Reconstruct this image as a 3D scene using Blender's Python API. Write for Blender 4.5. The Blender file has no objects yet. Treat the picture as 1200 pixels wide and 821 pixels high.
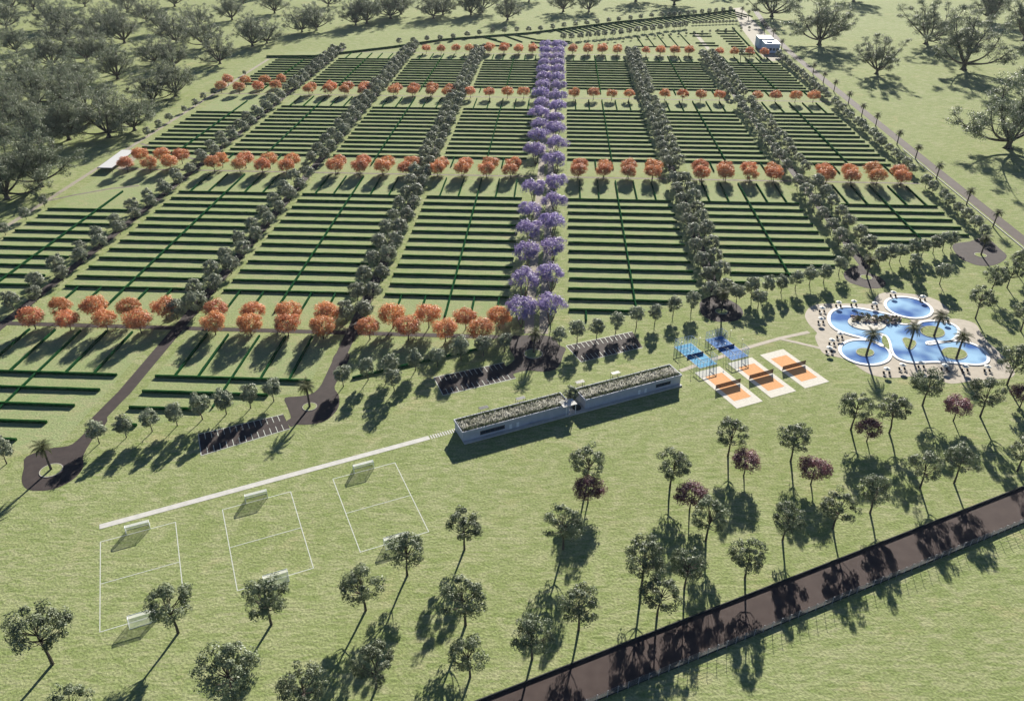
import bpy, math, random
import numpy as np
from mathutils import Vector, Matrix
PI = math.pi
rad = math.radians
sc = bpy.context.scene
col = sc.collection

# ------------------------------------------------------------ camera, sky, sun
CH = 184.0; PITCH = rad(30.95); FPX = 937.0
cam = bpy.data.cameras.new('camera'); camo = bpy.data.objects.new('camera', cam); col.objects.link(camo)
cam.sensor_width = 36.0; cam.lens = FPX / 1200.0 * 36.0
cam.clip_start = 1.0; cam.clip_end = 20000.0
camo.location = (0, 0, CH); camo.rotation_euler = (PI / 2 - PITCH, 0, 0)
sc.camera = camo
SUN_AZ = rad(13.0); SUN_EL = rad(20.5)
w = bpy.data.worlds.new('World'); sc.world = w; w.use_nodes = True
nt = w.node_tree; nt.nodes.clear()
sky = nt.nodes.new('ShaderNodeTexSky'); sky.sky_type = 'NISHITA'; sky.sun_disc = False
sky.air_density = 0.5; sky.dust_density = 0.1; sky.ozone_density = 2.5; sky.sun_elevation = SUN_EL; sky.sun_rotation = SUN_AZ
bg = nt.nodes.new('ShaderNodeBackground'); bg.inputs[1].default_value = 0.05
wo = nt.nodes.new('ShaderNodeOutputWorld')
nt.links.new(sky.outputs[0], bg.inputs[0]); nt.links.new(bg.outputs[0], wo.inputs[0])
sd = Vector((math.sin(SUN_AZ) * math.cos(SUN_EL), math.cos(SUN_AZ) * math.cos(SUN_EL), math.sin(SUN_EL)))
sl = bpy.data.lights.new('sun', 'SUN'); sl.energy = 5.0; sl.angle = rad(0.6); sl.color = (1.0, 0.95, 0.86)
so = bpy.data.objects.new('sun', sl); col.objects.link(so); so.rotation_euler = sd.to_track_quat('Z', 'Y').to_euler()
so.location = (0, 0, 300)
sc.view_settings.view_transform = 'Standard'; sc.view_settings.look = 'None'
sc.view_settings.gamma = 1.0; sc.view_settings.use_curve_mapping = False
sc.view_settings.exposure = 1.45
sc.render.engine = 'CYCLES'
sc.cycles.max_bounces = 5; sc.cycles.diffuse_bounces = 2; sc.cycles.transparent_max_bounces = 6

# ------------------------------------------------------------ helpers
def at(px, py, h=0.0):
    """ground point (at height h) seen at a pixel of the 1200x821 survey picture"""
    u = (px - 600) / FPX; v = (py - 410.5) / FPX
    k = (CH - h) / (math.sin(PITCH) + v * math.cos(PITCH))
    return (k * u, k * (math.cos(PITCH) - v * math.sin(PITCH)))
A = rad(3.2); CA, SA = math.cos(A), math.sin(A)
def W(s, t): return (s * CA + t * SA, -s * SA + t * CA)         # cemetery grid -> world
def ST(x, y): return (x * CA - y * SA, x * SA + y * CA)
def dist(x, y): return math.hypot(math.hypot(x, y), CH)

ORD = ['zeroth','first','second','third','fourth','fifth','sixth','seventh','eighth','ninth','tenth','eleventh','twelfth','thirteenth',
       'fourteenth','fifteenth','sixteenth','seventeenth','eighteenth','nineteenth','twentieth']
TENS = {2:'twenty',3:'thirty',4:'forty',5:'fifty'}
def nth(i):
    if i <= 20: return ORD[i]
    if i % 10 == 0: return {3:'thirtieth',4:'fortieth',5:'fiftieth'}[i // 10]
    return TENS[i // 10] + '-' + ORD[i % 10]

LABELS = {}
def tag(o, label=None, cat=None, group=None, kind=None):
    if label:
        n = len(label.split())
        if not (4 <= n <= 16): print('LABEL LEN', n, label)
        if label in LABELS: print('DUP LABEL', label)
        LABELS[label] = 1
        o['label'] = label
    if cat: o['category'] = cat
    if group: o['group'] = group
    if kind: o['kind'] = kind
    return o
def empty(name, loc, rz=0.0, scale=None):
    o = bpy.data.objects.new(name, None); col.objects.link(o)
    o.location = (loc[0], loc[1], loc[2] if len(loc) > 2 else 0.0); o.rotation_euler = (0, 0, rz)
    o.empty_display_size = 0.5
    if scale: o.scale = scale
    return o
def link(name, me, parent=None, loc=None, rz=None, scale=None):
    o = bpy.data.objects.new(name, me); col.objects.link(o)
    if parent: o.parent = parent
    if loc: o.location = (loc[0], loc[1], loc[2] if len(loc) > 2 else 0.0)
    if rz is not None: o.rotation_euler = (0, 0, rz)
    if scale: o.scale = scale
    return o

class MB:
    def __init__(s): s.v = []; s.f = []; s.m = []; s.q = []
    def face(s, pts, mi=0):
        n = len(s.v); s.v += [tuple(p) for p in pts]; s.f.append(tuple(range(n, n + len(pts)))); s.m.append(mi)
    def box(s, x0, x1, y0, y1, z0, z1, mi=0, M=None):
        n = len(s.v)
        P = [(x0,y0,z0),(x1,y0,z0),(x1,y1,z0),(x0,y1,z0),(x0,y0,z1),(x1,y0,z1),(x1,y1,z1),(x0,y1,z1)]
        if M is not None: P = [tuple(M @ Vector(p)) for p in P]
        s.v += P
        for f in ((3,2,1,0),(4,5,6,7),(0,1,5,4),(1,2,6,5),(2,3,7,6),(3,0,4,7)):
            s.f.append(tuple(n + i for i in f)); s.m.append(mi)
    def tube(s, pts, rs, n=6, mi=0, cap=True):
        pts = [Vector(p) for p in pts]; base = len(s.v)
        for i, p in enumerate(pts):
            d = (pts[min(i + 1, len(pts) - 1)] - pts[max(i - 1, 0)])
            if d.length < 1e-9: d = Vector((0, 0, 1))
            d.normalize()
            a = d.cross(Vector((0.31, 0.95, 0.05)));
            if a.length < .1: a = d.cross(Vector((1, 0, 0)))
            a.normalize(); b = d.cross(a)
            for k in range(n):
                t = 2 * PI * k / n; s.v.append(tuple(p + (a * math.cos(t) + b * math.sin(t)) * rs[i]))
        for i in range(len(pts) - 1):
            for k in range(n):
                k2 = (k + 1) % n; o = base + i * n
                s.f.append((o + k, o + k2, o + n + k2, o + n + k)); s.m.append(mi)
        if cap:
            s.f.append(tuple(base + k for k in range(n))[::-1]); s.m.append(mi)
            o = base + (len(pts) - 1) * n; s.f.append(tuple(o + k for k in range(n))); s.m.append(mi)
    def bar(s, a, b, r=0.05, n=4, mi=0): s.tube([a, b], [r, r], n, mi)
    def quads(s, arr, mi=0):       # arr (N,4,3)
        s.q.append((np.asarray(arr, np.float32), mi))
    def prism(s, pts, z0, z1, mi=0, side=None):
        n = len(pts); b = len(s.v)
        s.v += [(p[0], p[1], z0) for p in pts] + [(p[0], p[1], z1) for p in pts]
        s.f.append(tuple(b + n + i for i in range(n))); s.m.append(mi)
        for i in range(n):
            j = (i + 1) % n; s.f.append((b + i, b + j, b + n + j, b + n + i)); s.m.append(mi if side is None else side)
    def strip(s, pts, wd, z, mi=0):
        P = [Vector((p[0], p[1])) for p in pts]; L = []; R = []
        for i, p in enumerate(P):
            d = (P[min(i + 1, len(P) - 1)] - P[max(i - 1, 0)]).normalized(); nrm = Vector((-d.y, d.x)) * wd / 2
            L.append(p + nrm); R.append(p - nrm)
        for i in range(len(P) - 1):
            s.face([(R[i].x, R[i].y, z), (R[i+1].x, R[i+1].y, z), (L[i+1].x, L[i+1].y, z), (L[i].x, L[i].y, z)], mi)
    def mesh(s, name, mats):
        v = np.array(s.v, np.float32).reshape(-1, 3); nv = len(v); f = list(s.f); m = list(s.m)
        me = bpy.data.meshes.new(name)
        if s.q:
            Q = np.concatenate([q.reshape(-1, 3) for q, _ in s.q]); nq = len(Q) // 4
            loops = np.concatenate([np.array([i for t in f for i in t], np.int32), np.arange(nv, nv + 4 * nq, dtype=np.int32)])
            tot = np.concatenate([np.array([len(t) for t in f], np.int32), np.full(nq, 4, np.int32)])
            start = np.concatenate([[0], np.cumsum(tot)[:-1]]).astype(np.int32)
            mi = np.concatenate([np.array(m, np.int32)] + [np.full(len(q), k, np.int32) for q, k in s.q])
            allv = np.concatenate([v, Q]) if nv else Q
            me.vertices.add(len(allv)); me.vertices.foreach_set('co', allv.ravel())
            me.loops.add(len(loops)); me.loops.foreach_set('vertex_index', loops)
            me.polygons.add(len(tot)); me.polygons.foreach_set('loop_start', start); me.polygons.foreach_set('loop_total', tot)
            me.polygons.foreach_set('material_index', mi)
            me.update(calc_edges=True)
        else:
            me.from_pydata(s.v, [], s.f); me.polygons.foreach_set('material_index', np.array(m, np.int32)); me.update()
        for x in (mats if isinstance(mats, (list, tuple)) else [mats]): me.materials.append(x)
        return me
    def build(s, name, mats, parent=None, loc=None, rz=None):
        return link(name, s.mesh(name, mats), parent, loc, rz)

# ------------------------------------------------------------ materials
def mat(name, c, rough=0.85, noise=None, scale=1.0, c2=None, bump=0.0, rnd=0.0, spec=0.2, detail=4.0, lo=0.35, hi=0.65, metallic=0.0, coords='Object'):
    m = bpy.data.materials.new(name); m.use_nodes = True; t = m.node_tree; N = t.nodes; L = t.links
    p = N['Principled BSDF']; p.inputs['Roughness'].default_value = rough; p.inputs['Specular IOR Level'].default_value = spec
    p.inputs['Metallic'].default_value = metallic
    p.inputs['Base Color'].default_value = (*c, 1); out = None
    tc = N.new('ShaderNodeTexCoord')
    if c2 is not None:
        nz = N.new('ShaderNodeTexNoise'); nz.inputs['Scale'].default_value = scale; nz.inputs['Detail'].default_value = detail
        L.new(tc.outputs[coords], nz.inputs['Vector'])
        mr = N.new('ShaderNodeMapRange'); mr.inputs[1].default_value = lo; mr.inputs[2].default_value = hi
        L.new(nz.outputs[0], mr.inputs[0])
        mx = N.new('ShaderNodeMix'); mx.data_type = 'RGBA'; mx.inputs[6].default_value = (*c, 1); mx.inputs[7].default_value = (*c2, 1)
        L.new(mr.outputs[0], mx.inputs[0]); out = mx.outputs[2]
        if bump:
            b = N.new('ShaderNodeBump'); b.inputs['Strength'].default_value = bump; b.inputs['Distance'].default_value = 0.2
            L.new(nz.outputs[0], b.inputs['Height']); L.new(b.outputs[0], p.inputs['Normal'])
    if rnd:
        oi = N.new('ShaderNodeObjectInfo'); hs = N.new('ShaderNodeHueSaturation')
        if out is None:
            hs.inputs['Color'].default_value = (*c, 1)
        else: L.new(out, hs.inputs['Color'])
        m1 = N.new('ShaderNodeMapRange'); m1.inputs[3].default_value = 1 - rnd; m1.inputs[4].default_value = 1 + rnd
        L.new(oi.outputs['Random'], m1.inputs[0]); L.new(m1.outputs[0], hs.inputs['Value'])
        m2 = N.new('ShaderNodeMapRange'); m2.inputs[3].default_value = 0.5 - rnd * .05; m2.inputs[4].default_value = 0.5 + rnd * .05
        mm = N.new('ShaderNodeMath'); mm.operation = 'FRACT'; mu = N.new('ShaderNodeMath'); mu.operation = 'MULTIPLY'; mu.inputs[1].default_value = 7.31
        L.new(oi.outputs['Random'], mu.inputs[0]); L.new(mu.outputs[0], mm.inputs[0]); L.new(mm.outputs[0], m2.inputs[0]); L.new(m2.outputs[0], hs.inputs['Hue'])
        out = hs.outputs[0]
    if out is not None: L.new(out, p.inputs['Base Color'])
    return m
def leafmat(name, c, c2, rnd=0.15, trans=0.25, scale=0.6):
    m = mat(name, c, 0.55, c2=c2, scale=scale, rnd=rnd, spec=0.35, detail=2.0)
    t = m.node_tree; N = t.nodes; L = t.links; p = N['Principled BSDF']
    tr = N.new('ShaderNodeBsdfTranslucent'); mx = N.new('ShaderNodeMixShader'); mx.inputs[0].default_value = trans
    src = p.inputs['Base Color'].links[0].from_socket; L.new(src, tr.inputs[0])
    L.new(p.outputs[0], mx.inputs[1]); L.new(tr.outputs[0], mx.inputs[2]); L.new(mx.outputs[0], N['Material Output'].inputs[0])
    return m

def grassmat(name, stops, speck=0.35, stripe=None):
    """several scales of noise: broad dry patches, medium clumps, fine blades"""
    m = bpy.data.materials.new(name); m.use_nodes = True; t = m.node_tree; N = t.nodes; L = t.links
    p = N['Principled BSDF']; p.inputs['Roughness'].default_value = 1.0; p.inputs['Specular IOR Level'].default_value = 0.03
    tc = N.new('ShaderNodeTexCoord')
    def noise(sc_, det, dist_=0.0, rot=None, stretch=None):
        n = N.new('ShaderNodeTexNoise'); n.inputs['Scale'].default_value = sc_; n.inputs['Detail'].default_value = det; n.inputs['Distortion'].default_value = dist_
        mp = N.new('ShaderNodeMapping')
        if rot: mp.inputs['Rotation'].default_value = (0, 0, rot)
        if stretch: mp.inputs['Scale'].default_value = stretch
        L.new(tc.outputs['Object'], mp.inputs[0]); L.new(mp.outputs[0], n.inputs['Vector']); return n.outputs[0]
    def ramp(src, lo, hi):
        r = N.new('ShaderNodeMapRange'); r.inputs[1].default_value = lo; r.inputs[2].default_value = hi; L.new(src, r.inputs[0]); return r.outputs[0]
    def mix(f, a, b, mode='MIX'):
        x = N.new('ShaderNodeMix'); x.data_type = 'RGBA'; x.blend_type = mode
        for sk, val in ((x.inputs[0], f), (x.inputs[6], a), (x.inputs[7], b)):
            if isinstance(val, tuple): sk.default_value = (*val, 1)
            elif isinstance(val, float): sk.default_value = val
            else: L.new(val, sk)
        return x.outputs[2]
    big = ramp(noise(0.013, 3, 0.6), 0.38, 0.62); med = ramp(noise(0.11, 5, 1.5), 0.36, 0.66)
    c = mix(big, stops[0], stops[1]); c = mix(med, c, stops[2])
    dry = ramp(noise(0.035, 4, 1.2), 0.60, 0.74); c = mix(dry, c, (stops[2][0] * 1.12, stops[2][1] * 1.02, stops[2][2]))
    streak = ramp(noise(0.5, 4, 0.8, rad(-24), (0.35, 1.3, 1)), 0.40, 0.68)
    c = mix(streak, c, stops[3])
    fine_n = noise(1.3, 6, 0.3); fine = ramp(fine_n, 0.30, 0.70)
    lowv = tuple([1 - speck] * 3); hiv = tuple([1 + speck * 0.8] * 3)
    c = mix(1.0, c, mix(fine, lowv, hiv), 'MULTIPLY')
    L.new(c, p.inputs['Base Color'])
    b = N.new('ShaderNodeBump'); b.inputs['Strength'].default_value = 0.55; b.inputs['Distance'].default_value = 0.35
    L.new(fine_n, b.inputs['Height']); L.new(b.outputs[0], p.inputs['Normal'])
    return m
M = {}
M['grass'] = grassmat('park_grass', [(0.258,0.290,0.130),(0.215,0.250,0.098),(0.305,0.312,0.168),(0.185,0.228,0.082)], 0.30)
M['lawn'] = grassmat('plot_lawn', [(0.25,0.29,0.138),(0.225,0.272,0.112),(0.29,0.292,0.158),(0.235,0.283,0.13)], 0.22)
M['hedge'] = mat('hedge_leaves', (0.010,0.044,0.012), 0.8, c2=(0.018,0.078,0.020), scale=0.9, rnd=0.12, spec=0.0)
M['asphalt'] = mat('brown_asphalt', (0.038,0.029,0.027), 0.9, c2=(0.050,0.038,0.035), scale=0.35, detail=8)
M['road'] = mat('estate_road_surface', (0.068,0.052,0.044), 0.92, c2=(0.086,0.068,0.058), scale=0.15, detail=8)
M['gravel'] = mat('pale_gravel', (0.24,0.21,0.165), 0.95, c2=(0.30,0.27,0.20), scale=0.8, detail=8)
M['cross'] = mat('cross_path_gravel', (0.13,0.11,0.09), 0.95, c2=(0.2,0.18,0.14), scale=0.3, detail=8)
M['white'] = mat('white_concrete', (0.44,0.43,0.39), 0.8, c2=(0.52,0.50,0.46), scale=0.5)
M['paint'] = mat('white_paint', (0.50,0.52,0.46), 0.7, c2=(0.36,0.39,0.30), scale=1.5, lo=0.5, hi=0.75)
M['kerb'] = mat('kerb_stone', (0.33,0.31,0.27), 0.85, c2=(0.42,0.40,0.35), scale=1)
M['darkwall'] = mat('dark_low_wall', (0.03,0.035,0.03), 0.85, c2=(0.05,0.05,0.045), scale=0.6)
M['bark'] = mat('bark', (0.06,0.048,0.038), 0.9, c2=(0.10,0.082,0.066), scale=2.5)
M['metalw'] = mat('white_metal', (0.72,0.74,0.74), 0.4, spec=0.5)
M['metald'] = mat('dark_metal', (0.04,0.045,0.05), 0.5, spec=0.5)
M['wallb'] = mat('building_render', (0.40,0.42,0.46), 0.8, c2=(0.47,0.48,0.52), scale=0.5)
M['glassd'] = mat('dark_glass', (0.03,0.04,0.06), 0.15, spec=0.8)
M['soil'] = mat('roof_soil', (0.15,0.145,0.115), 0.95, c2=(0.24,0.23,0.18), scale=0.8)

# ------------------------------------------------------------ foliage
def unit(a): return a / np.maximum(np.linalg.norm(a, axis=-1, keepdims=True), 1e-9)
def leaves(rng, cen, nrm, size, asp=0.6, jit=0.5):
    n = len(cen); nn = unit(nrm + rng.normal(0, jit, (n, 3))); r = unit(rng.normal(0, 1, (n, 3)))
    a = unit(np.cross(nn, r)); b = np.cross(nn, a); s = size * rng.uniform(0.6, 1.3, (n, 1))
    a = a * s; b = b * s * asp
    return np.stack([cen - a, cen - b, cen + a, cen + b], 1)
def sph(rng, n, zmin=-1.0):
    z = rng.uniform(zmin, 1, n); t = rng.uniform(0, 2 * PI, n); r = np.sqrt(np.maximum(0, 1 - z * z))
    return np.stack([r * np.cos(t), r * np.sin(t), z], 1)
def limb(mb, a, b, r0, r1, rng, n=5, sag=0.12, sides=5):
    a = np.array(a, float); b = np.array(b, float); L = np.linalg.norm(b - a); pts = []; side = rng.normal(0, 0.05 * L, 3)
    for i in range(n):
        t = i / (n - 1); p = a + (b - a) * t + side * math.sin(t * PI); p[2] += -sag * L * math.sin(t * PI)
        pts.append(tuple(p))
    mb.tube(pts, [r0 + (r1 - r0) * i / (n - 1) for i in range(n)], sides)
    return [np.array(p) for p in pts]

def gen_tree(seed, R, RZ, cz, ncl, clr, npl, leaf, tr, nb, inner=0.6, zmin=-0.5, fork=None, mats=None, lump=0.15, lean=0.0, flat=0.8, asp=0.6, stems=1, jit=0.45):
    """trunk + limbs reaching clumps of leaves spread through an uneven dome -> (trunk mesh, crown mesh)"""
    rng = np.random.default_rng(seed)
    fork = fork if fork is not None else max(0.8, cz - RZ * 0.75)
    d = sph(rng, ncl * 3, zmin)
    keep = [d[0]]                                        # spread clump directions out
    for x in d[1:]:
        if len(keep) >= ncl: break
        if min(np.linalg.norm(x - k) for k in keep) > 0.9 * math.sqrt(4 * PI * 0.5 / ncl) * 0.8 or rng.random() < 0.25: keep.append(x)
    d = np.array(keep)
    ph = rng.uniform(0, 6.28, 3)
    wob = 1 + lump * (np.sin(3 * np.arctan2(d[:, 1], d[:, 0]) + ph[0]) + 0.7 * np.sin(2 * np.arctan2(d[:, 1], d[:, 0]) + ph[1] + 2 * d[:, 2]))
    rr = (inner + (1 - inner) * rng.random(len(d)) ** 0.6) * wob
    C = d * rr[:, None] * np.array([R - clr * .6, R - clr * .6, RZ - clr * .5]); C[:, 2] += cz; C[:, 0] += lean
    tb = MB()
    top = (lean * 0.6, rng.normal(0, .15), fork)
    base = [(0, 0, -0.15), (rng.normal(0, .06 * R / 5), rng.normal(0, .06), fork * 0.5), top]
    if stems == 1:
        tb.tube(base, [tr * 1.25, tr, tr * 0.85], 7)
        ctr = (lean, 0, cz + RZ * 0.35); spine = limb(tb, top, ctr, tr * 0.8, tr * 0.25, rng, 5, 0)
        order = rng.permutation(len(C))[:nb]
        for i in order:
            c = C[i]; k = int(np.clip((c[2] - fork) / max(ctr[2] - fork, .1) * 2.2, 0, 3)); limb(tb, spine[k], c, tr * 0.38, tr * 0.10, rng, 4, 0.08, 4)
    else:
        for j in range(stems):
            a = 2 * PI * j / stems + rng.uniform(-.3, .3); rr2 = R * rng.uniform(.25, .55)
            e = (rr2 * math.cos(a), rr2 * math.sin(a), cz + RZ * rng.uniform(-.1, .4))
            sp = limb(tb, (0.15 * math.cos(a), 0.15 * math.sin(a), -0.15), e, tr, tr * .25, rng, 6, 0.10, 5)
            near = sorted(range(len(C)), key=lambda i: np.linalg.norm(C[i][:2] - np.array(e[:2])))[:max(2, nb // stems)]
            for i in near: limb(tb, sp[3 + (i % 2)], C[i], tr * 0.35, tr * 0.08, rng, 4, 0.05, 4)
    cb = MB(); out = []
    for c in C:
        n = int(npl * rng.uniform(.6, 1.4)); dd = sph(rng, n, -0.75); r = clr * rng.uniform(.7, 1.3)
        pos = c + dd * (r * rng.uniform(0.35, 1.0, (n, 1)) ** 0.6) * np.array([1, 1, flat])
        glob = unit((pos - np.array([lean, 0, cz - RZ * .3])) / np.array([R, R, RZ]))
        out.append(leaves(rng, pos, dd * 0.8 + glob * 0.5, leaf, asp, jit))
    cb.quads(np.concatenate(out))
    return tb.mesh('trunk', mats[0]), cb.mesh('crown', mats[1])

def gen_big(seed, mats, dens=1.0, spread=1.0, nl=9, leafn=46):
    """very large old tree: short stout bole, many long arching limbs, thin airy foliage towards their ends. unit: 20 m tall"""
    rng = np.random.default_rng(seed); tb = MB(); cb = MB(); out = []
    tb.tube([(0, 0, -0.2), (0.1, 0, 1.0), (0, 0.1, 2.4)], [0.95, 0.62, 0.66], 8)
    for k in range(5):                                                     # root flare
        a = 2 * PI * k / 5 + rng.uniform(-.3, .3); tb.tube([(1.3 * math.cos(a), 1.3 * math.sin(a), -0.15), (.55 * math.cos(a), .55 * math.sin(a), .35), (.2 * math.cos(a), .2 * math.sin(a), 1.2)], [.12, .28, .3], 5)
    tips = []
    for j in range(nl):
        a = 2 * PI * j / nl + rng.uniform(-.3, .3); el = (rng.uniform(0.25, .7), rng.uniform(.6, 1.0), rng.uniform(.9, 1.35))[j % 3] if j else 1.5
        L = rng.uniform(9.0, 11.5) * (1.0 + .05 * math.sin(el)); end = np.array([math.cos(a) * math.cos(el) * L * spread, math.sin(a) * math.cos(el) * L * spread, 2.2 + math.sin(el) * L * 1.15])
        sp = limb(tb, (0.2 * math.cos(a), .2 * math.sin(a), 1.9), end, .36, .09, rng, 8, 0.10, 6)
        for q in range(7):
            b = sp[min(7, 3 + q % 5)]; dirn = unit(end / np.linalg.norm(end) + rng.normal(0, .55, 3)); dirn[2] = abs(dirn[2]) * .8 + .1
            e2 = b + dirn * rng.uniform(2.4, 4.4); s2 = limb(tb, b, e2, .11, .04, rng, 5, 0.05, 4)
            for q2 in range(3):
                e3 = s2[2 + q2 % 3] + unit(dirn + rng.normal(0, .7, 3)) * rng.uniform(1.0, 2.2); limb(tb, s2[2 + q2 % 3], e3, .035, .018, rng, 3, 0.03, 3); tips.append(e3)
            tips.append(e2)
        tips.append(end)
    for c in tips:
        if rng.random() > dens: continue
        n = int(leafn * rng.uniform(.6, 1.4)); dd = sph(rng, n, -0.9); r = rng.uniform(1.0, 1.9)
        pos = c + dd * r * rng.uniform(.2, 1, (n, 1)) * np.array([1, 1, .7])
        out.append(leaves(rng, pos, dd * .6 + np.array([0, 0, .4]), 0.17, .55, .7))
    cb.quads(np.concatenate(out))
    return tb.mesh('trunk', mats[0]), cb.mesh('crown', mats[1])

def gen_palm(seed, H=10.0, FL=4.6, nf=30, mats=None):
    rng = np.random.default_rng(seed); tb = MB(); cb = MB()
    bx, by = rng.normal(0, .25, 2); pts = []; rs = []
    for i in range(13):
        t = i / 12; pts.append((bx * t * t, by * t * t, -0.1 + (H + .1) * t)); rs.append((.46 - .16 * t + (0.05 if i % 2 else 0)) if i < 12 else .42)
    tb.tube(pts, rs, 8)
    top = np.array(pts[-1]); Q = []
    for k in range(nf):
        a = k * 2.399 + rng.uniform(-.15, .15); e0 = 1.25 - 1.75 * (k / nf) + rng.normal(0, .07); L = FL * rng.uniform(.85, 1.1)
        P = []; p = top.copy(); e = e0; n = 11
        for i in range(n):
            P.append(p.copy()); p = p + np.array([math.cos(a) * math.cos(e), math.sin(a) * math.cos(e), math.sin(e)]) * (L / (n - 1)); e -= 0.155
        P = np.array(P); side = np.array([-math.sin(a), math.cos(a), 0.0])
        for i in range(n - 1):
            d = unit(P[i + 1] - P[i]); up = np.cross(d, side); wd = 0.95 * math.sin(PI * min(1, (i + 1.2) / n) ** .7) + .12
            for sgn in (-1, 1):
                for u in (0.0, 0.5):
                    a0 = P[i] + (P[i + 1] - P[i]) * u; a1 = a0 + (P[i + 1] - P[i]) * .34
                    tip = a0 + side * sgn * wd + d * wd * .55 + abs(1) * up * (-.18 * wd if up[2] > 0 else .18 * wd)
                    Q.append([a0, a1, (a1 + tip) / 2 + d * .03, tip])
            cb.bar(tuple(P[i]), tuple(P[i + 1]), 0.035, 3)
    cb.quads(np.array(Q))
    return tb.mesh('trunk', mats[0]), cb.mesh('crown', mats[1])

L_av = leafmat('grey_green_leaves', (0.135,0.155,0.100), (0.27,0.29,0.205), 0.14, .30, .5)
L_or = leafmat('orange_leaves', (0.46,0.155,0.062), (0.62,0.30,0.14), 0.15, .33)
L_ja = leafmat('purple_blossom', (0.21,0.16,0.35), (0.40,0.32,0.54), 0.12, .3)
L_sm = leafmat('olive_leaves', (0.12,0.145,0.085), (0.28,0.31,0.21), 0.13, .28)
L_fg = leafmat('park_tree_leaves', (0.062,0.085,0.040), (0.19,0.22,0.125), 0.15, .25)
L_pu = leafmat('pink_purple_leaves', (0.085,0.035,0.048), (0.27,0.13,0.145), 0.2, .3)
L_bg = leafmat('old_tree_leaves', (0.105,0.13,0.07), (0.215,0.24,0.15), 0.15, .25)
L_pa = leafmat('palm_fronds', (0.055,0.065,0.025), (0.11,0.115,0.05), 0.12)
for _n in L_pa.node_tree.nodes:
    if _n.type == 'BSDF_PRINCIPLED': _n.inputs['Specular IOR Level'].default_value = .12; _n.inputs['Roughness'].default_value = .75
B = M['bark']
B_ja = mat('pale_bark', (0.10,0.075,0.06), 0.9, c2=(0.16,0.125,0.10), scale=2)
V = {}
V['avenue'] = [gen_tree(10 + i, 4.7, 4.5, 6.0, 34, 1.5, 62, 0.38, .22, 6, .75, -0.8, 1.6, (B, L_av), .10) for i in range(4)]
V['orange'] = [gen_tree(20 + i, 6.5, 5.0, 7.4, 60, 1.9, 70, 0.42, .28, 12, .7, -0.7, 2.4, (B, L_or), .07, asp=.35) for i in range(4)]
V['jacaranda'] = [gen_tree(30 + i, 6.9, 4.7, 9.2, 54, 1.8, 60, 0.40, .30, 22, .75, -0.35, 4.0, (B_ja, L_ja), .16, lean=(-.5 if i % 2 else .6), asp=.45, stems=3) for i in range(4)]
V['olive'] = [gen_tree(40 + i, 3.7, 4.3, 6.5, 34, 1.25, 80, 0.30, .2, 6, .7, -0.8, 2.2, (B, L_sm), .16) for i in range(4)]
V['park'] = [gen_tree(50 + i, 6.8, 5.9, 11.6, 38, 1.5, 130, 0.28, .36, 32, .78, -0.72, 5.8, (B, L_fg), .13, lean=rngl, flat=.85) for i, rngl in enumerate((-.5, .4, 0, -.2, .3))]
V['purple'] = [gen_tree(60 + i, 5.9, 3.9, 7.4, 60, 1.6, 80, 0.33, .24, 10, .65, -0.6, 3.4, (B, L_pu), .10, asp=.4) for i in range(3)]
V['old'] = [gen_big(70 + i, (B, L_bg), dens=(.75, .9, .8)[i], nl=(11, 12, 10)[i], leafn=125, spread=(1.2, 1.1, 1.25)[i]) for i in range(3)]
V['forest'] = [gen_big(80 + i, (B, L_bg), dens=1.0, spread=(1.2, 1.05, 1.3)[i], nl=13, leafn=80) for i in range(3)]
V['palm'] = [gen_palm(90 + i, mats=(B, L_pa)) for i in range(3)]

TR = random.Random(5)
def put_tree(kind, name, x, y, label, cat, group, scale=1.0, var=None, rz=None, zs=1.0):
    vs = V[kind]; v = vs[TR.randrange(len(vs)) if var is None else var % len(vs)]
    r = empty(name, (x, y, 0), TR.uniform(0, 2 * PI) if rz is None else rz, (scale, scale, scale * zs))
    tag(r, label, cat, group)
    link('trunk', v[0], r); link('crown', v[1], r)
    return r
def merged(name, items, mats, label, cat, group):
    """one mesh from many far trees: items = (kind, x, y, scale)"""
    Vv = []; Ff = []; T = []; MI = []; off = 0; rr = random.Random(9)
    for kind, x, y, s in items:
        tv = V[kind][rr.randrange(len(V[kind]))]; a = rr.uniform(0, 6.28)
        for mi, me in enumerate(tv):
            n = len(me.vertices); co = np.empty(n * 3, np.float32); me.vertices.foreach_get('co', co); co = co.reshape(-1, 3) * s
            c = co.copy(); c[:, 0] = co[:, 0] * math.cos(a) - co[:, 1] * math.sin(a) + x; c[:, 1] = co[:, 0] * math.sin(a) + co[:, 1] * math.cos(a) + y
            l = np.empty(len(me.loops), np.int32); me.loops.foreach_get('vertex_index', l)
            t = np.empty(len(me.polygons), np.int32); me.polygons.foreach_get('loop_total', t)
            Vv.append(c); Ff.append(l + off); T.append(t); MI.append(np.full(len(t), mi, np.int32)); off += n
    v = np.concatenate(Vv); l = np.concatenate(Ff); t = np.concatenate(T); me = bpy.data.meshes.new(name)
    me.vertices.add(len(v)); me.vertices.foreach_set('co', v.ravel()); me.loops.add(len(l)); me.loops.foreach_set('vertex_index', l)
    me.polygons.add(len(t)); me.polygons.foreach_set('loop_start', np.concatenate([[0], np.cumsum(t)[:-1]]).astype(np.int32)); me.polygons.foreach_set('loop_total', t)
    me.polygons.foreach_set('material_index', np.concatenate(MI)); me.update(calc_edges=True)
    for m_ in mats: me.materials.append(m_)
    return tag(link(name, me), label, cat, group, 'stuff')

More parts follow.
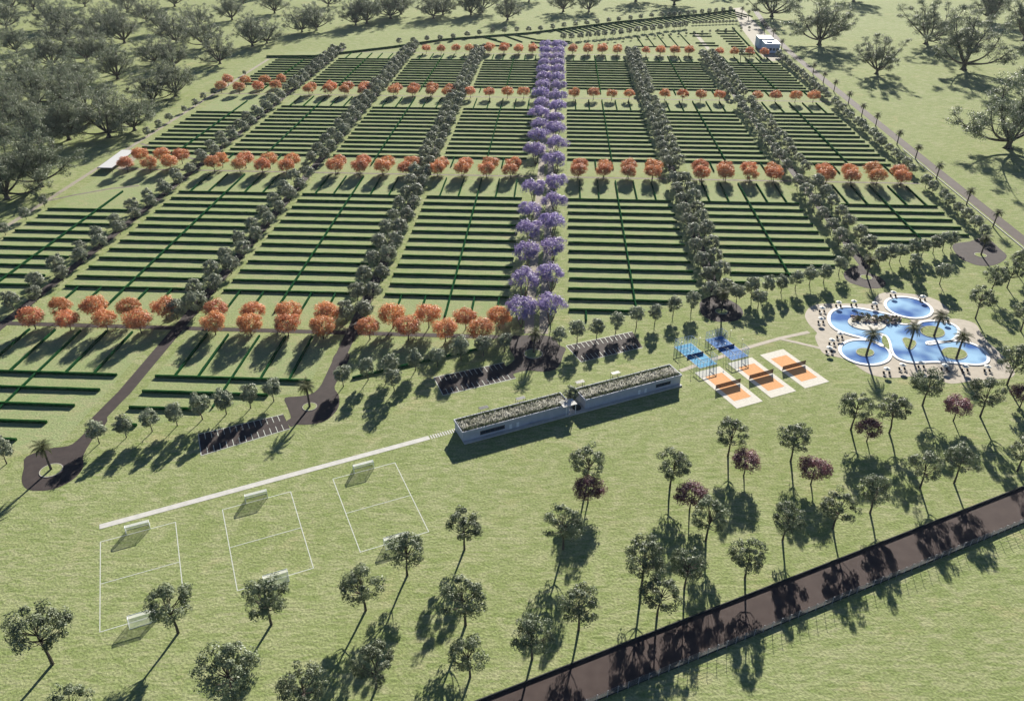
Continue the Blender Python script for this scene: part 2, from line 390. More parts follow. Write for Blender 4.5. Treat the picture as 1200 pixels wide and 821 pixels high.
# ------------------------------------------------------------ ground
g = MB(); g.face([(-6000, -1500, 0), (6000, -1500, 0), (6000, 9000, 0), (-6000, 9000, 0)]); tag(g.build('ground', M['grass']), kind='structure')
def pxpoly(pts): return [at(*p) for p in pts]
def smooth(pts, n=6):
    out = []; N_ = len(pts)
    for i in range(N_):
        p0, p1, p2, p3 = [np.array(pts[(i + k) % N_]) for k in (-1, 0, 1, 2)]
        for j in range(n):
            t = j / n; out.append(tuple(0.5 * ((2 * p1) + (-p0 + p2) * t + (2 * p0 - 5 * p1 + 4 * p2 - p3) * t * t + (-p0 + 3 * p1 - 3 * p2 + p3) * t ** 3)))
    return out
def area(p): return sum(p[i][0] * p[(i + 1) % len(p)][1] - p[(i + 1) % len(p)][0] * p[i][1] for i in range(len(p))) / 2
def ccw(p): return p if area(p) > 0 else p[::-1]
def sheet(mb, pts, z, mi=0): mb.face([(x, y, z) for x, y in ccw(list(pts))], mi)
def offset(p, d):
    p = ccw(list(p)); out = []
    for i in range(len(p)):
        a = Vector(p[i - 1]); c = Vector(p[(i + 1) % len(p)]); t = (c - a)
        if t.length < 1e-6: out.append(p[i]); continue
        t.normalize(); out.append((p[i][0] + t.y * d, p[i][1] - t.x * d))
    return out

# grid lines: avenues (s) and cross roads (t)
AV = {'A0': -330, 'A1': -259, 'A2': -174.5, 'A3': -92.5, 'A4': -7, 'A5': 83.5, 'A6': 169, 'A7': 254}
RT = [318.0, 544.0, 771.0, 981.0]
def tline(s): return 230.2 + (s + 167.7) * 0.5225          # the slanting front edge of the grid
COLS = [('A0','A1',-320,-268,'fourth plot left of purple avenue'), ('A1','A2',-250.5,-182,'third plot left of purple avenue'), ('A2','A3',-167,-100,'second plot left of purple avenue'),
        ('A3','A4',-84,-21.5,'first plot left of purple avenue'), ('A4','A5',8.5,75,'first plot right of purple avenue'), ('A5','A6',94.5,156.5,'second plot right of purple avenue'), ('A6','A7',183,243.5,'third plot right of purple avenue')]
def topline(s):                                              # slanting far edge
    P = [(-340, 935), (-282 , 976), (-252, 976), (-222, 994), (-170, 1030), (-40, 1112), (90, 1216), (210, 1290), (270, 1335)]
    for (a, b), (c, d) in zip(P, P[1:]):
        if a <= s <= c: return b + (d - b) * (s - a) / (c - a)
    return P[-1][1]
lw = MB()
BANDS = [(None, RT[0] - 3), (RT[0] + 3, RT[1] - 3), (RT[1] + 3, RT[2] - 3), (RT[2] + 3, RT[3] - 3)]
for a, b, s0, s1, _ in COLS:
    for t0, t1 in BANDS:
        lo0 = max(t0 or 0, tline(s0) + 5); lo1 = max(t0 or 0, tline(s1) + 5)
        if t0 is None: lo0 = max(lo0, 100); lo1 = max(lo1, 100)
        if t1 <= max(lo0, lo1): 
            if t1 <= lo0: continue
            sx = s0 + (t1 - tline(s0) - 5) / 0.5225; lw.face([(*W(s0, lo0), .02), (*W(min(sx, s1), t1), .02), (*W(s0, t1), .02)]); continue
        lw.face([(*W(s0, lo0), .02), (*W(s1, lo1), .02), (*W(s1, t1), .02), (*W(s0, t1), .02)])
tag(lw.build('lawn', M['lawn']), kind='structure')

# internal asphalt roads, plazas, cross roads
rd = MB(); AL = lambda s, t0, t1, wd, mb, z: mb.strip([W(s, t0 + (t1 - t0) * i / 8) for i in range(9)], wd, z)
plazas = {
 'A2': [(119,481),(111,490),(101,505),(85,520),(72,523.5),(60,525),(31,534.5),(28,548),(25.5,563),(32,573),(51,574.6),(68,571),(85,562),(95,552),(98,544),(98,533),(109,514),(126,493)],
 'A3': [(393,414.5),(387,432),(380,445),(369,459),(352,464),(333.8,466),(337,477),(341,489),(336,493),(341,500),(347,497.5),(365,497),(381,493),(391,485),(397,476),(397,463),(392,453),(402,436),(410,415)],
 'A4': [(600,396),(597,408),(603,421),(591,432),(597,440),(604,437),(618,434),(639,435.5),(651,432.5),(657,425),(660,416),(663,408),(655,404),(648,395),(625,392)],
 'A5': [(822,352),(820,360),(823,369),(836,376),(851,377),(865,375),(871,367),(866,358),(852,350),(840,345)],
 'A6': [(990,318),(989,324),(994,330),(1004,334),(1016,337.5),(1028,338),(1036,336),(1038,331),(1030,324),(1019,320),(1010,312),(1000,312)],
 'A7': [(1116,290),(1120,285),(1136,283),(1151,278),(1160,281),(1171,291),(1180,300),(1172,308),(1160,311.5),(1146,311),(1134,307),(1124,302)]}
for k, p in plazas.items(): sheet(rd, smooth(pxpoly(p), 3), .045)
AL(AV['A2'], 262, 1010, 5.6, rd, .04); AL(AV['A1'], 300, 1005, 5, rd, .04); AL(AV['A3'], 262, 1000, 5.2, rd, .04)
AL(AV['A5'], 352, 985, 5.0, rd, .04); AL(AV['A6'], 402, 990, 5.2, rd, .04)
a2 = ST(*at(119, 486)); rd.strip([W(AV['A2'], 264), W(a2[0] + .8, a2[1] + 8), W(a2[0], a2[1] - 3)], 5.6, .043)
rd.strip([W(-340, RT[0]), W(-200, RT[0]), W(-14, RT[0])], 3.6, .035)
tag(rd.build('road', M['asphalt']), kind='structure')
cr = MB()
for t, s0, s1 in ((RT[1], -316, 250), (RT[2], -345, 262), (RT[3], -262, 130)): cr.strip([W(s0 + (s1 - s0) * i / 8, t) for i in range(9)], 2.6, .03)
P_ = [at(*p) for p in ((58,235),(85,229),(130,221),(150,219),(163,217.5))]; cr.strip(P_, 2.4, .031)
P_ = [at(*p) for p in ((165,168),(185,176),(205,181),(230,187))]; cr.strip(P_, 2.4, .031)
tag(cr.build('cross_path', M['cross']), kind='structure')
gp = MB()
for s in (-10.3, -3.4): gp.strip([W(s, 322 + (1000 - 322) * i / 10) for i in range(11)], 4.4, .034)
P_ = [W(AV['A0'], 380 + (935 - 380) * i / 10) for i in range(11)]; gp.strip(P_, 3.4, .03)
tag(gp.build('gravel_walk', M['gravel']), kind='structure')
# estate road with palms, right
er = MB(); er.strip([W(272.4, t) for t in range(230, 1001, 70)] + [W(276, 1080), W(285, 1200), W(298, 1330)], 7.6, .04)
tag(er.build('estate_road', M['road']), kind='structure')
# pale kerbs along the estate road and its verge wall
kb = MB()
for i in range(24):
    t0 = 432 + i * 8; o = kb
    p = [W(266.3, t0), W(266.7, t0), W(266.7, t0 + 8.002), W(266.3, t0 + 8.002)]; o.prism(p, 0, .45)
tag(kb.build('verge_wall', M['white']), 'low pale wall beside the palm road at the right plaza', 'low wall')
# pale paving round the far pavilion
pv = MB(); sheet(pv, pxpoly([(859,10),(869,9),(916,60),(918,70),(905,72),(893,66),(870,35)]), .036); sheet(pv, pxpoly([(813,40),(817,39),(832,57),(829,59)]), .036)
tag(pv.build('forecourt', M['gravel']), kind='structure')

# ------------------------------------------------------------ hedges
HM = M['hedge']; M['hedge2'] = mat('young_hedge_leaves', (0.009,0.042,0.016), 0.8, c2=(0.014,0.068,0.025), scale=.9, spec=0.0); hcount = [0]; HR = random.Random(3)
HEDGES = []      # (distance, verts builder args, label)
def add_hedge(p0, p1, wd, h, label): 
    mx, my = (p0[0] + p1[0]) / 2, (p0[1] + p1[1]) / 2; HEDGES.append((dist(mx, my), p0, p1, wd, h, label))
def hedge_geo(mb, p0, p1, wd, h, ox=0, oy=0):
    d = Vector((p1[0] - p0[0], p1[1] - p0[1])); L = d.length; d /= L; nrm = Vector((-d.y, d.x)); n = max(2, int(L / 3.2)); b = len(mb.v)
    for i in range(n + 1):
        q = Vector(p0) + d * (L * i / n) - Vector((ox, oy)); e = 0.0 if 0 < i < n else .12
        for (u, z) in ((-.5, -.1), (-.5, .8), (-.36, 1), (.36, 1), (.5, .8), (.5, -.1)):
            uu = u * wd * (1 - e) + HR.uniform(-.05, .05); zz = z * h * (1 - e * .3) + (HR.uniform(-.07, .07) if z > 0 else 0)
            mb.v.append((q.x + nrm.x * uu, q.y + nrm.y * uu, zz))
    for i in range(n):
        for k in range(5):
            o = b + i * 6 + k; mb.f.append((o, o + 6, o + 7, o + 1)); mb.m.append(0)
    mb.f.append(tuple(b + k for k in range(6))); mb.m.append(0); o = b + n * 6; mb.f.append(tuple(o + k for k in range(6))[::-1]); mb.m.append(0)
NAMES = ['front band', 'near band', 'middle band', 'far band']
for ci, (a, b, s0, s1, cn) in enumerate(COLS):
    mid = {0: -288, 1: -218.6, 2: -134, 3: -51, 4: 41.3, 5: 125.0, 6: 213}[ci]
    for bi in range(4):
        if bi == 0: rows = [276.0 - 11.5 * k for k in range(14)]; lo = None
        elif bi == 3: rows = [809.5 + 11.8 * k for k in range(12)]
        else: rows = [RT[bi - 1] + 38.9 + 11.8 * k for k in range(13)]
        if bi and bi < 3 and ci >= 4: rows = [rows[0] - 11.3] + rows if False else rows
        if bi == 1 and ci >= 4: rows = [345.6] + rows
        if bi == 0 and ci >= 3: rows = []
        rows = sorted(rows); k = 0
        if ci == 0 and bi == 2: rows = [r for r in rows if r < 712]
        if ci == 0 and bi == 1: rows = [r for r in rows if r < 470]
        for t in rows:
            e1 = min(s1, -167.7 + (t - 6.5 - 230.2) / 0.5225); e0 = s0
            if ci == 0:
                pass
            if ci <= 1 and bi == 0:
                lim = -228 + (t - 200) * 0.0 
            if e1 - e0 < 8: continue
            if ci == 1 and bi == 0: e1 = min(e1, -183.5 - max(0, 268 - t) * 0.42)
            if bi == 0 and e1 - e0 < 6: continue
            k += 1
            add_hedge(W(e0 + HR.uniform(-.3, .3), t), W(e1 + HR.uniform(-.3, .3), t), 1.1, 1.2, 'long dark hedge, %s row up, %s, %s' % (nth(k), NAMES[bi], cn))
        if not rows: rows = [999]
        # centre-line hedge and short cross hedges next to the cross roads
        if bi > 0:
            t0, t1 = RT[bi - 1] + 17, (RT[bi] - 12 if bi < 4 else 0)
            t0 = max(t0, tline(mid) + 7); t1 = RT[bi] - 5
            if ci == 0: t1 = {1: 500, 2: 745, 3: 935}[bi]; t0 = max(t0, 330)
            if bi == 1 and ci == 5: t0 = tline(mid) + 4
            add_hedge(W(mid, t0), W(mid, t1 - 3), .85, 1.2, 'thin hedge down the middle line, %s, %s' % (NAMES[bi], cn))
            for side, (u0, u1) in (('above the lower orange trees', (RT[bi - 1] + 17, rows[0] - .8)), ('below the upper orange trees', (rows[-1] + .8, RT[bi] - 8))):
                if ci == 0: continue
                kk = 0
                for off in (-24.6, -12.3, 12.3, 24.6):
                    s = mid + off; v0 = max(u0, tline(s) + 8)
                    if v0 > u1 - 5 or not (s0 < s < s1): continue
                    kk += 1
                    add_hedge(W(s, v0), W(s, u1), .8, 1.1, 'short cross hedge, %s from left, %s, %s, %s' % (nth(kk), side.replace('the ', '').replace('orange ', ''), NAMES[bi].replace(' band', ''), cn.replace('purple avenue', 'avenue')))
        elif ci in (1, 2, 3):
            u1 = RT[0] - 5.5
            ss = {1: [mid + o for o in (-24.6, -12.3, 0, 12.3, 24.6)], 2: [mid + o for o in (-24.6, -14.6, 0, 12.3, 24.6)], 3: []}[ci]
            for kk, s in enumerate(ss):
                lowend = 276.8 if s != mid else (150 if ci == 1 else tline(mid) + 7)
                v0 = max(lowend, tline(s) + 6)
                if s == mid: add_hedge(W(s, v0), W(s, u1), .7, 1.0, 'thin hedge down the middle line, front band, %s' % cn)
                else: add_hedge(W(s, v0), W(s, u1), .8, 1.1, 'short cross hedge below orange trees, %s from left, front band, %s' % (nth(kk + 1), cn.replace('purple ', '')))
# extra hedge under the orange trees left of the avenue (hidden strip beside the row of olives)
add_hedge(at(413, 443.5), at(560, 409.5), .9, 1.0, 'dark hedge slanting behind the round trees left of the central car park')
# far plot: slanting hedges between the last orange row and the boundary
k = 0
for i in range(34):
    x = 648 + i * 6.4; yb = 33.5 - (x - 648) * 0.098; k += 1
    p0 = at(x, yb + 1.3); p1 = at(x + 16 + i * .2, yb + 7.2)
    add_hedge(p0, p1, .9, 1.3, 'far slanting hedge, %s from left, under the top boundary hedge' % nth(k))
for k, (x0, y0, x1, y1) in enumerate([(557,43,582,47),(570,45,600,53.5),(590,42,612,50),(562,54,600,54.5),(604,42,628,47),(622,50,660,53.5),(628,47.5,668,49.5),(622,56,650,57.5)]):
    add_hedge(at(x0, y0), at(x1, y1), 1.0, 1.3, 'far oblique hedge, %s from left, beyond last orange row left of avenue' % nth(k + 1))
for k in range(10):
    y = 37 + k * 3.0; x0 = 838 + k * 3.1; add_hedge(at(x0, y), at(x0 + 22 - k * .6, y + .25), .9, 1.3, 'far hedge row, %s down, beside the pavilion lawn' % nth(k + 1))
for k in range(4):
    y = 40 + k * 3.0 + (5 if k > 1 else 0); add_hedge(at(808 + k * 3.5, y), at(830 + k * 4, y + .25), .9, 1.3, 'far hedge row, %s down, left of the pale path by the pavilion' % nth(k + 1))
for k, x in enumerate((745, 757, 770, 783, 797)):
    add_hedge(at(x, 42 + k * -.3), at(x + 9 + k, 55), .7, 1.0, 'thin far cross hedge, %s from left, beyond last orange row right of avenue' % nth(k + 1))
add_hedge(at(858, 33), at(893, 70.5), 1.2, 1.5, 'dark hedge slanting down beside the pavilion lawn')
add_hedge(at(743, 54.8), at(806, 56), .8, 1.0, 'thin far hedge behind the last orange trees right of the avenue')
# boundary hedge, in straight pieces between its bends
bp = [(-282.0, 961), (-227, 963), (-200, 981), (-145, 1018), (-86, 1068), (22, 1114), (154, 1207), (279, 1273), (341, 1316)]
for k in range(len(bp) - 1):
    add_hedge(bp[k], bp[k + 1], 1.8, 2.2, 'tall dark boundary hedge, %s stretch from left, along the top edge' % nth(k + 1))
HEDGES.sort(key=lambda h: h[0]); far_h = MB(); nh = 0
for (d_, p0, p1, wd, h, lab) in HEDGES:
    if nh < 298:
        mb = MB(); hedge_geo(mb, p0, p1, wd, h, p0[0], p0[1]); tag(mb.build('hedge', HM if lab.startswith('long') else M['hedge2'], loc=(p0[0], p0[1], 0)), lab, 'hedge', 'clipped hedges of the lawn plots'); nh += 1
    else: hedge_geo(far_h, p0, p1, wd, h)
if far_h.v: tag(far_h.build('distant_hedges', HM), 'many thin hedge rows of the farthest lawn plots', 'hedges', 'clipped hedges of the lawn plots', 'stuff')
print('hedges', len(HEDGES))

# ------------------------------------------------------------ avenue trees
AVT = []
def avn(nm): return {'A1':'third avenue left of purple','A2':'second avenue left of purple','A3':'first avenue left of purple','A5':'first avenue right of purple','A6':'second avenue right of purple','A7':'tree line beside palm road'}[nm]
def file(nm, s, t0, t1, step, side, sc_=1.0):
    t = t0; k = 0; n = {'left': 'left file', 'right': 'right file', '': 'single file'}[side]
    while t < t1:
        k += 1
        if not any(abs(t - r) < 6.0 for r in RT[:3]):
            x, y = W(s + TR.uniform(-.7, .7), t + TR.uniform(-1.2, 1.2)); AVT.append((dist(x, y), x, y, sc_ * TR.uniform(.88, 1.12), 'grey-green tree, %s up the %s, %s' % (nth(k), n, avn(nm))))
        t += step * (1.0 if t < 760 else .92)
file('A1', -262.8, 331, 990, 21.3, 'left', .92); file('A1', -255.6, 341, 995, 21.3, 'right', .92)
file('A2', -178.6, 327, 1000, 21.5, 'left', 1.0); file('A2', -170.8, 334, 1005, 21.5, 'right', 1.0)
file('A3', -97.0, 329, 990, 20.6, 'left', 1.0); file('A3', -89.0, 331, 995, 20.6, 'right', 1.0)
file('A5', 79.6, 363, 990, 18.2, 'left', 1.0); file('A5', 87.8, 366, 990, 18.2, 'right', 1.0)
file('A6', 163, 415, 985, 18.5, 'left', 1.0); file('A6', 175.5, 424, 985, 17.2, 'right', .98)
file('A7', 251.0, 448, 985, 12.7, '', .85)
# right of A7 verge: a second line of smaller bushes
pr = []
for k, (x, y) in enumerate([(380+440/5,50+1),(380+523/5,49+1),(380+602/5,48),(380+680/5,47.3),(380+757/5,45.5),(380+838/5,43),(562,41),(577.4,39),(591.4,38.2),(605.6,37.5),(619.6,37),(633.5,36),(647.3,34),(660.8,32),(674.2,31),(687.4,29.5),(699.5,28),(713.3,26.2),(725,25),(738.7,23.5),(750.7,22),(763.1,20.5),(775,19.5),(784,19.5),(790,19),(796.5,18.5),(805.6,17.5),(813.9,16.8),(822.5,16),(830.7,15.2),(838.6,14.6),(847,13.8),(855.7,12.8)]):
    X, Y = at(x, y + 1.5); pr.append((dist(X, Y), X, Y, .80, 'small round tree, %s from left, outside the top boundary hedge' % nth(k + 1)))
for k, (x, y) in enumerate([(660,46),(669.7,46),(680.1,45.5),(689.8,44.3),(699.5,43.5),(708.5,42.5),(718.2,41.8),(727.8,41),(737.1,39.6),(746.3,38.5),(755.5,37.2),(764.4,36.3),(773.2,35.2),(781.5,33.5),(790,33),(797,32.5),(803,31.5)]):
    X, Y = at(x, y + 1.8); pr.append((dist(X, Y), X, Y, .95, 'round grey tree, %s from left, in the far slanting line' % nth(k + 1)))
for k in range(14):
    x = 812 + k * 3.9; y = 29.5 - k * .15; X, Y = at(x, y); pr.append((dist(X, Y), X, Y, .5, 'small grey bush, %s from left, in the far top plot' % nth(k + 1)))
for k in range(20):
    x = 703 + k * 9.2; y = 50.5 - k * .83; X, Y = at(x, y); pr.append((dist(X, Y), X, Y, .42, 'low pale bush, %s from left, beside the far slanting path' % nth(k + 1)))
AVT += pr
left = [((119,-0),)]
for k, (s, t, sc_) in enumerate([(-321.9,421.1,.75),(-324.2,446,.8),(-324.9,467.7,.7),(-325,398,.75),(-323,376,.7),(-330.5,627.1,.7),(-330.7,648.9,.7),(-330,668.7,.75),(-330,700,.6),(-329,722,.65),(-330,744,.7),(-327,762,.7),(-328,850,.5),(-270,990,.7)]):
    X, Y = W(s, t); AVT.append((dist(X, Y), X, Y, sc_, 'small round tree, %s up, on the left boundary walk' % nth(k + 1)))
AVT.sort(key=lambda a: a[0]); rest = []
for i, (d_, x, y, s_, lab) in enumerate(AVT):
    if i < 298: put_tree('avenue', 'avenue_tree', x, y, lab, 'tree', 'grey-green avenue and boundary trees', s_)
    else: rest.append(('avenue', x, y, s_))
if rest: merged('distant_avenue_trees', rest, (B, L_av), 'many round grey trees of the farthest avenues and boundary', 'trees', 'grey-green avenue and boundary trees')
print('avenue trees', len(AVT))

# ------------------------------------------------------------ orange trees
OR = {1: [-241, -223.5, -206.7, -189.6], 2: [-154.9, -137.5, -120.5, -103.8], 3: [-82.2, -64.7, -47.7, -31.4], 4: [15.7, 33.1, 50, 67], 5: [100, 116.6, 133.1, 149.4], 6: [184.5, 201.5, 218.5, 235]}
for ri, rt in enumerate(RT):
    for ci in range(1, 7):
        if ri == 0 and ci > 3: continue
        if ri == 3 and ci == 1: continue
        cn = COLS[ci][4]
        for k, s in enumerate(OR[ci]):
            for line, dt, ds in (('front', -5.2, 0.0), ('back', 6.5, 1.2)):
                if ri == 0 and line == 'back': ds = 6.8 if ci == 1 else (-2.2 if ci == 2 else 7.6)
                if ri == 2 and ci == 1: ds = 5
                if ri == 2 and line == 'back' and ci >= 3: continue
                if ri == 3 and line == 'back' and (ci == 2 or ci == 6): continue
                if ri == 3 and ci == 5 and k == 0 and line == 'back': continue
                x, y = W(s + ds + TR.uniform(-.6, .6), rt + dt + TR.uniform(-.8, .8))
                put_tree('orange', 'autumn_tree', x, y, 'orange tree, %s from left, %s line, %s row, %s' % (nth(k + 1), line, ['nearest', 'second', 'third', 'farthest'][ri], cn.replace('purple avenue', 'avenue')), 'tree', 'orange trees along the cross paths', TR.uniform(.9, 1.05) * (.97 if ri < 2 else .92))
for k, (x, y) in enumerate([(150,201),(177,201),(166,190),(191,190),(214,191),(201,199),(267,99+10),(281,110),(262,101),(290,100)]):
    if k > 5: break
    X, Y = at(x, y + 1); put_tree('orange', 'autumn_tree', X, Y, 'orange tree, %s in the loose clump beside the white canopy' % nth(k + 1), 'tree', 'orange trees along the cross paths', .95)
for k, (x, y) in enumerate([(260,108),(268,100),(281,109),(289,101),(304,108),(311,101),(324,107),(330,100)]):
    X, Y = at(x, y + 1); put_tree('orange', 'autumn_tree', X, Y, 'orange tree, %s from left, third row, left of the outermost avenue' % nth(k + 1), 'tree', 'orange trees along the cross paths', .93)

# ------------------------------------------------------------ purple avenue
jl = [329.7, 360.1, 393.2, 423.7, 455, 490, 531, 571.6, 607.8, 639.7, 674.6, 707.9, 744.2, 778, 812]; jr = [333.3, 367.4, 401.5, 435.1, 470.1, 504.2, 549, 589.9, 625.7, 661.8, 695.9, 732.1, 772.9, 809]
jl += [845 + 33.5 * k for k in range(5)]; jr += [842 + 33.5 * k for k in range(5)]
for side, s, L_ in (('left', -14.0, jl), ('right', -0.3, jr)):
    for k, t in enumerate(L_):
        if side == 'left' and k == 6: continue
        x, y = W(s + TR.uniform(-.5, .5), t - 1.5); put_tree('jacaranda', 'jacaranda_tree', x, y, 'purple flowering tree, %s up the %s file of the central avenue' % (nth(k + 1), side), 'tree', 'purple trees of the central avenue', TR.uniform(1.02, 1.14) * (1.0 if k < 5 else 1.08))
        if k >= 8:            # the far part of the avenue is planted closer
            x, y = W(s + TR.uniform(-.5, .5), t - 18.5)
            put_tree('jacaranda', 'jacaranda_tree', x, y, 'purple flowering tree, %s gap filler up the %s file of the central avenue' % (nth(k - 7), side), 'tree', 'purple trees of the central avenue', TR.uniform(.85, .95)) if False else None

# ------------------------------------------------------------ olive-like trees along the slanting front edge
ol = [(8,543),(116.7,519.3),(148.3,512.5),(178.4,505.6),(207.8,498.8),(237.3,491.2),(265.4,485.2),(293.9,477.9),(321,470)]
ol = [at(x, y) for x, y in ol]
ol += [W(*p) for p in [(-85.5,273.2),(-76.3,278.7),(-67.2,282.2),(-57.6,287.1),(-48.5,291.0),(-39,296.5),(-29.5,300.8),(-20.3,305.0),(3.9,310.4),(12,314.4),(21,319.4),(30.1,325),(40,330.8),(49,334.7),(58.6,343.5),(67.9,348),
      (91.5,358.5),(99.8,364),(108.2,367.5),(116.2,371),(124.5,375.8),(132.8,380.5),(141,384),(151.6,394),(176.4,406),(183.3,409.5),(190.2,413.5),(197.7,417.5),(204.6,420.5),(212.5,425),(219.3,429),(225.3,432.5)]]
for k, (x, y) in enumerate(ol):
    put_tree('olive', 'olive_tree', x, y, 'small round olive-green tree, %s from left along the slanting front edge' % nth(k + 1), 'tree', 'small trees along the slanting front edge', TR.uniform(.93, 1.12))
for (x, y, s_, lab) in [(888,361,1.0,'low bushy tree below the round trees beside right plaza'), (1069,320,1.05,'bushy tree in front of the round trees above the pool'), (1101,333,1.2,'leaning bushy tree alone on the lawn above the oval pool'), (447,470,1.0,'second bushy tree below the round trees near the left plaza')]:
    if x == 447: x, y = 462, 458
    X, Y = at(x, y); put_tree('olive', 'bushy_tree', X, Y, lab, 'tree', None, s_)

# ------------------------------------------------------------ park trees in the foreground
PK = [  # base px, base py, scale, label
 (61.7,777.7,1.20,'broad dark tree at the far left bottom of the front lawn'),
 (208.9,741.4,1.02,'dark tree overlapping the lower goal of the left pitch'),
 (318,731.5,1.0,'dark tree just below the middle pitch beside its lower goal'),
 (276,826,1.20,'large dark tree at the bottom edge below the middle pitch'),
 (360,835,.95,'tree cut by the bottom edge right of the large dark tree'),
 (90,850,.8,'tree top peeping over the bottom edge near the left corner'),
 (428.6,715,.95,'dark tree below the right pitch, lower left of the pair'),
 (441,806,.86,'pale tree near the bottom edge left of the long shadow'),
 (477.3,674,.92,'dark tree on the lower right corner of the right pitch'),
 (545.5,732,1.02,'broad dark tree in mid lawn below the lone round tree'),
 (544.3,643.5,.90,'lone round tree right of the right pitch'),
 (551,793,.82,'dark tree at the bottom just left of the brown road end'),
 (623.5,772,.78,'round pale tree standing in a shadow above the brown road'),
 (678,738,.82,'slim tree close above the brown road left of the pair'),
 (660,643,.86,'dark tree in mid lawn with a long shadow below it'),
 (688,568,.84,'tall tree behind the purple tree in front of the long building'),
 (785,571,.82,'tall slim tree below the long building right end'),
 (827,633,.84,'tall tree in front of the pink purple tree in mid park'),
 (752,686,.92,'left tree of the cluster above the brown road'),
 (802,688,.74,'middle small tree of the cluster above the brown road'),
 (770,722,.78,'lowest tree of the cluster close above the brown road'),
 (873,677,.76,'slim tree touching the road edge right of the cluster'),
 (853,534,.82,'tall slim tree below the leftmost sand court'),
 (926.5,540,.82,'tall slim tree below the middle sand court'),
 (917,633,.76,'pale round tree with straight trunk in the lower right park'),
 (976,619,.78,'slim open tree above the brown road, right of the pale round tree'),
 (1019.5,601,.78,'grey tree above the brown road at lower right'),
 (1078,572,.78,'tree with forked trunk above the brown road'),
 (1118,566,.80,'tree right of the forked one above the brown road'),
 (1192,552,.80,'tree at the right edge above the brown road'),
 (1042,507,.86,'tree right of the small dark purple tree below the round pool'),
 (1081,475,.86,'leaning tree directly below the pool terrace'),
 (1148.5,488,.90,'leaning tree right of the purple tree below the terrace'),
 (1180,451,.94,'big grey tree at the right end of the pool terrace'),
 (997,503,.84,'tree left of the small dark purple tree below the round pool'),
 (1143,373,.84,'leaning tree on the lawn right of the oval pool'),
 (1160,345,.78,'tree right of the right plaza, front one of three'),
 (1180,337,.74,'middle tree of the three beside the right plaza'),
 (1192,322,.70,'rear tree of the three beside the right plaza'),
 (1196,388,.82,'tree at the right edge level with the pool palms')]
for k, (x, y, s_, lab) in enumerate(PK):
    X, Y = at(x, y); put_tree('park', 'park_tree', X, Y, lab, 'tree', 'open crowned trees of the park', s_ * (.98 if x < 600 else 1.10), var=k, zs=(1.0 if x < 600 else 1.02))
PU = [(689,589,.86,'dark purple tree in front of the tall tree below the building'), (808,598,.92,'pink purple tree in the middle of the park'), (871.5,557,.86,'purple tree below the leftmost sand court'), (950,567,.9,'purple tree below the middle sand court'),
      (1015.5,517,.8,'small dark purple tree between two green trees below the round pool'), (1117,493,.9,'brownish purple tree below the pool terrace'), (1195,477,.85,'purple tree at the right edge below the terrace')]
for k, (x, y, s_, lab) in enumerate(PU):
    X, Y = at(x, y); put_tree('purple', 'purple_tree', X, Y, lab, 'tree', 'purple leaved trees of the park', s_ * 1.12, var=k, zs=.95)

# ------------------------------------------------------------ old trees, top and right
OT = [(904,20,2.7,0,'wide old tree with bare limbs behind the far pavilion'), (960,53,2.7,1,'dense old tree just right of the far pavilion'), (1085,52,2.6,0,'old tree with fan of limbs at top right, rear one'),
      (1027,87,1.9,2,'smaller open old tree on the lawn beside the palm road'), (1129,82,2.9,2,'great spreading old tree at upper right'), (1181,174,2.7,0,'great old tree with open crown at the right edge'),
      (1160,25,2.6,1,'old tree at the very top right, left one'), (1200,48,2.8,1,'old tree at the top right corner'), (1230,110,2.6,2,'old tree partly beyond the right edge'),
      (790,6,2.4,1,'old tree cut by the top edge above the far slanting line'), (745,2,2.4,0,'old tree at the top edge left of the one above the slanting line'), (1000,2,2.5,1,'old tree at the top edge right of the pavilion trees'), (850,-8,2.3,2,'old tree whose base lies above the top edge by the pavilion')]
for (x, y, s_, v_, lab) in OT:
    X, Y = at(x, y); put_tree('old', 'old_tree', X, Y, lab, 'tree', 'old trees around the grounds', s_ * 1.2, var=v_)
tops = [(417,30),(430,28),(458,22),(470,17),(508,22),(519,18),(552,18),(565,15),(595,24),(660,14),(690,14),(354,38),(371,36),(296,55),(313,51),(258,75),(207,51),(146,51),(181,75),(204,79),(138,93),(180,121),(206,113),(46,124),(158,153),(128,161),(81,164),(48,174),(48,219),(9,233),
        (20,62),(62,80),(102,72),(28,100),(92,112),(130,32),(60,34),(172,26),(232,32),(8,142),(104,136),(8,34),(272,24),(322,16),(240,56),(385,8),(-20,120),(-22,180),(-15,60),(75,52),(40,12),(15,12),(80,35),(120,75),(80,128),(190,38),(150,15),(285,5),(100,8),(205,8),(118,50),(300,-2),(620,2),(30,148),(440,2)]
grp = {0: 'first', 1: 'second'}
order = sorted(range(len(tops)), key=lambda i: tops[i][0]); rank = {i: r for r, i in enumerate(order)}
for i, (x, y) in enumerate(tops):
    X, Y = at(x, y); small = x > 395
    lab = ('old bare-stemmed tree, %s from left, along the top edge' % nth(1 + sum(1 for p in tops if 395 < p[0] < x))) if small else ('dark old tree of the left wood, %s counted from the left' % nth(1 + rank[i]))
    put_tree('forest', 'woodland_tree', X, Y, lab, 'tree', 'trees of the wood along the top and left', (2.15 if small else 2.0) * TR.uniform(.85, 1.15))

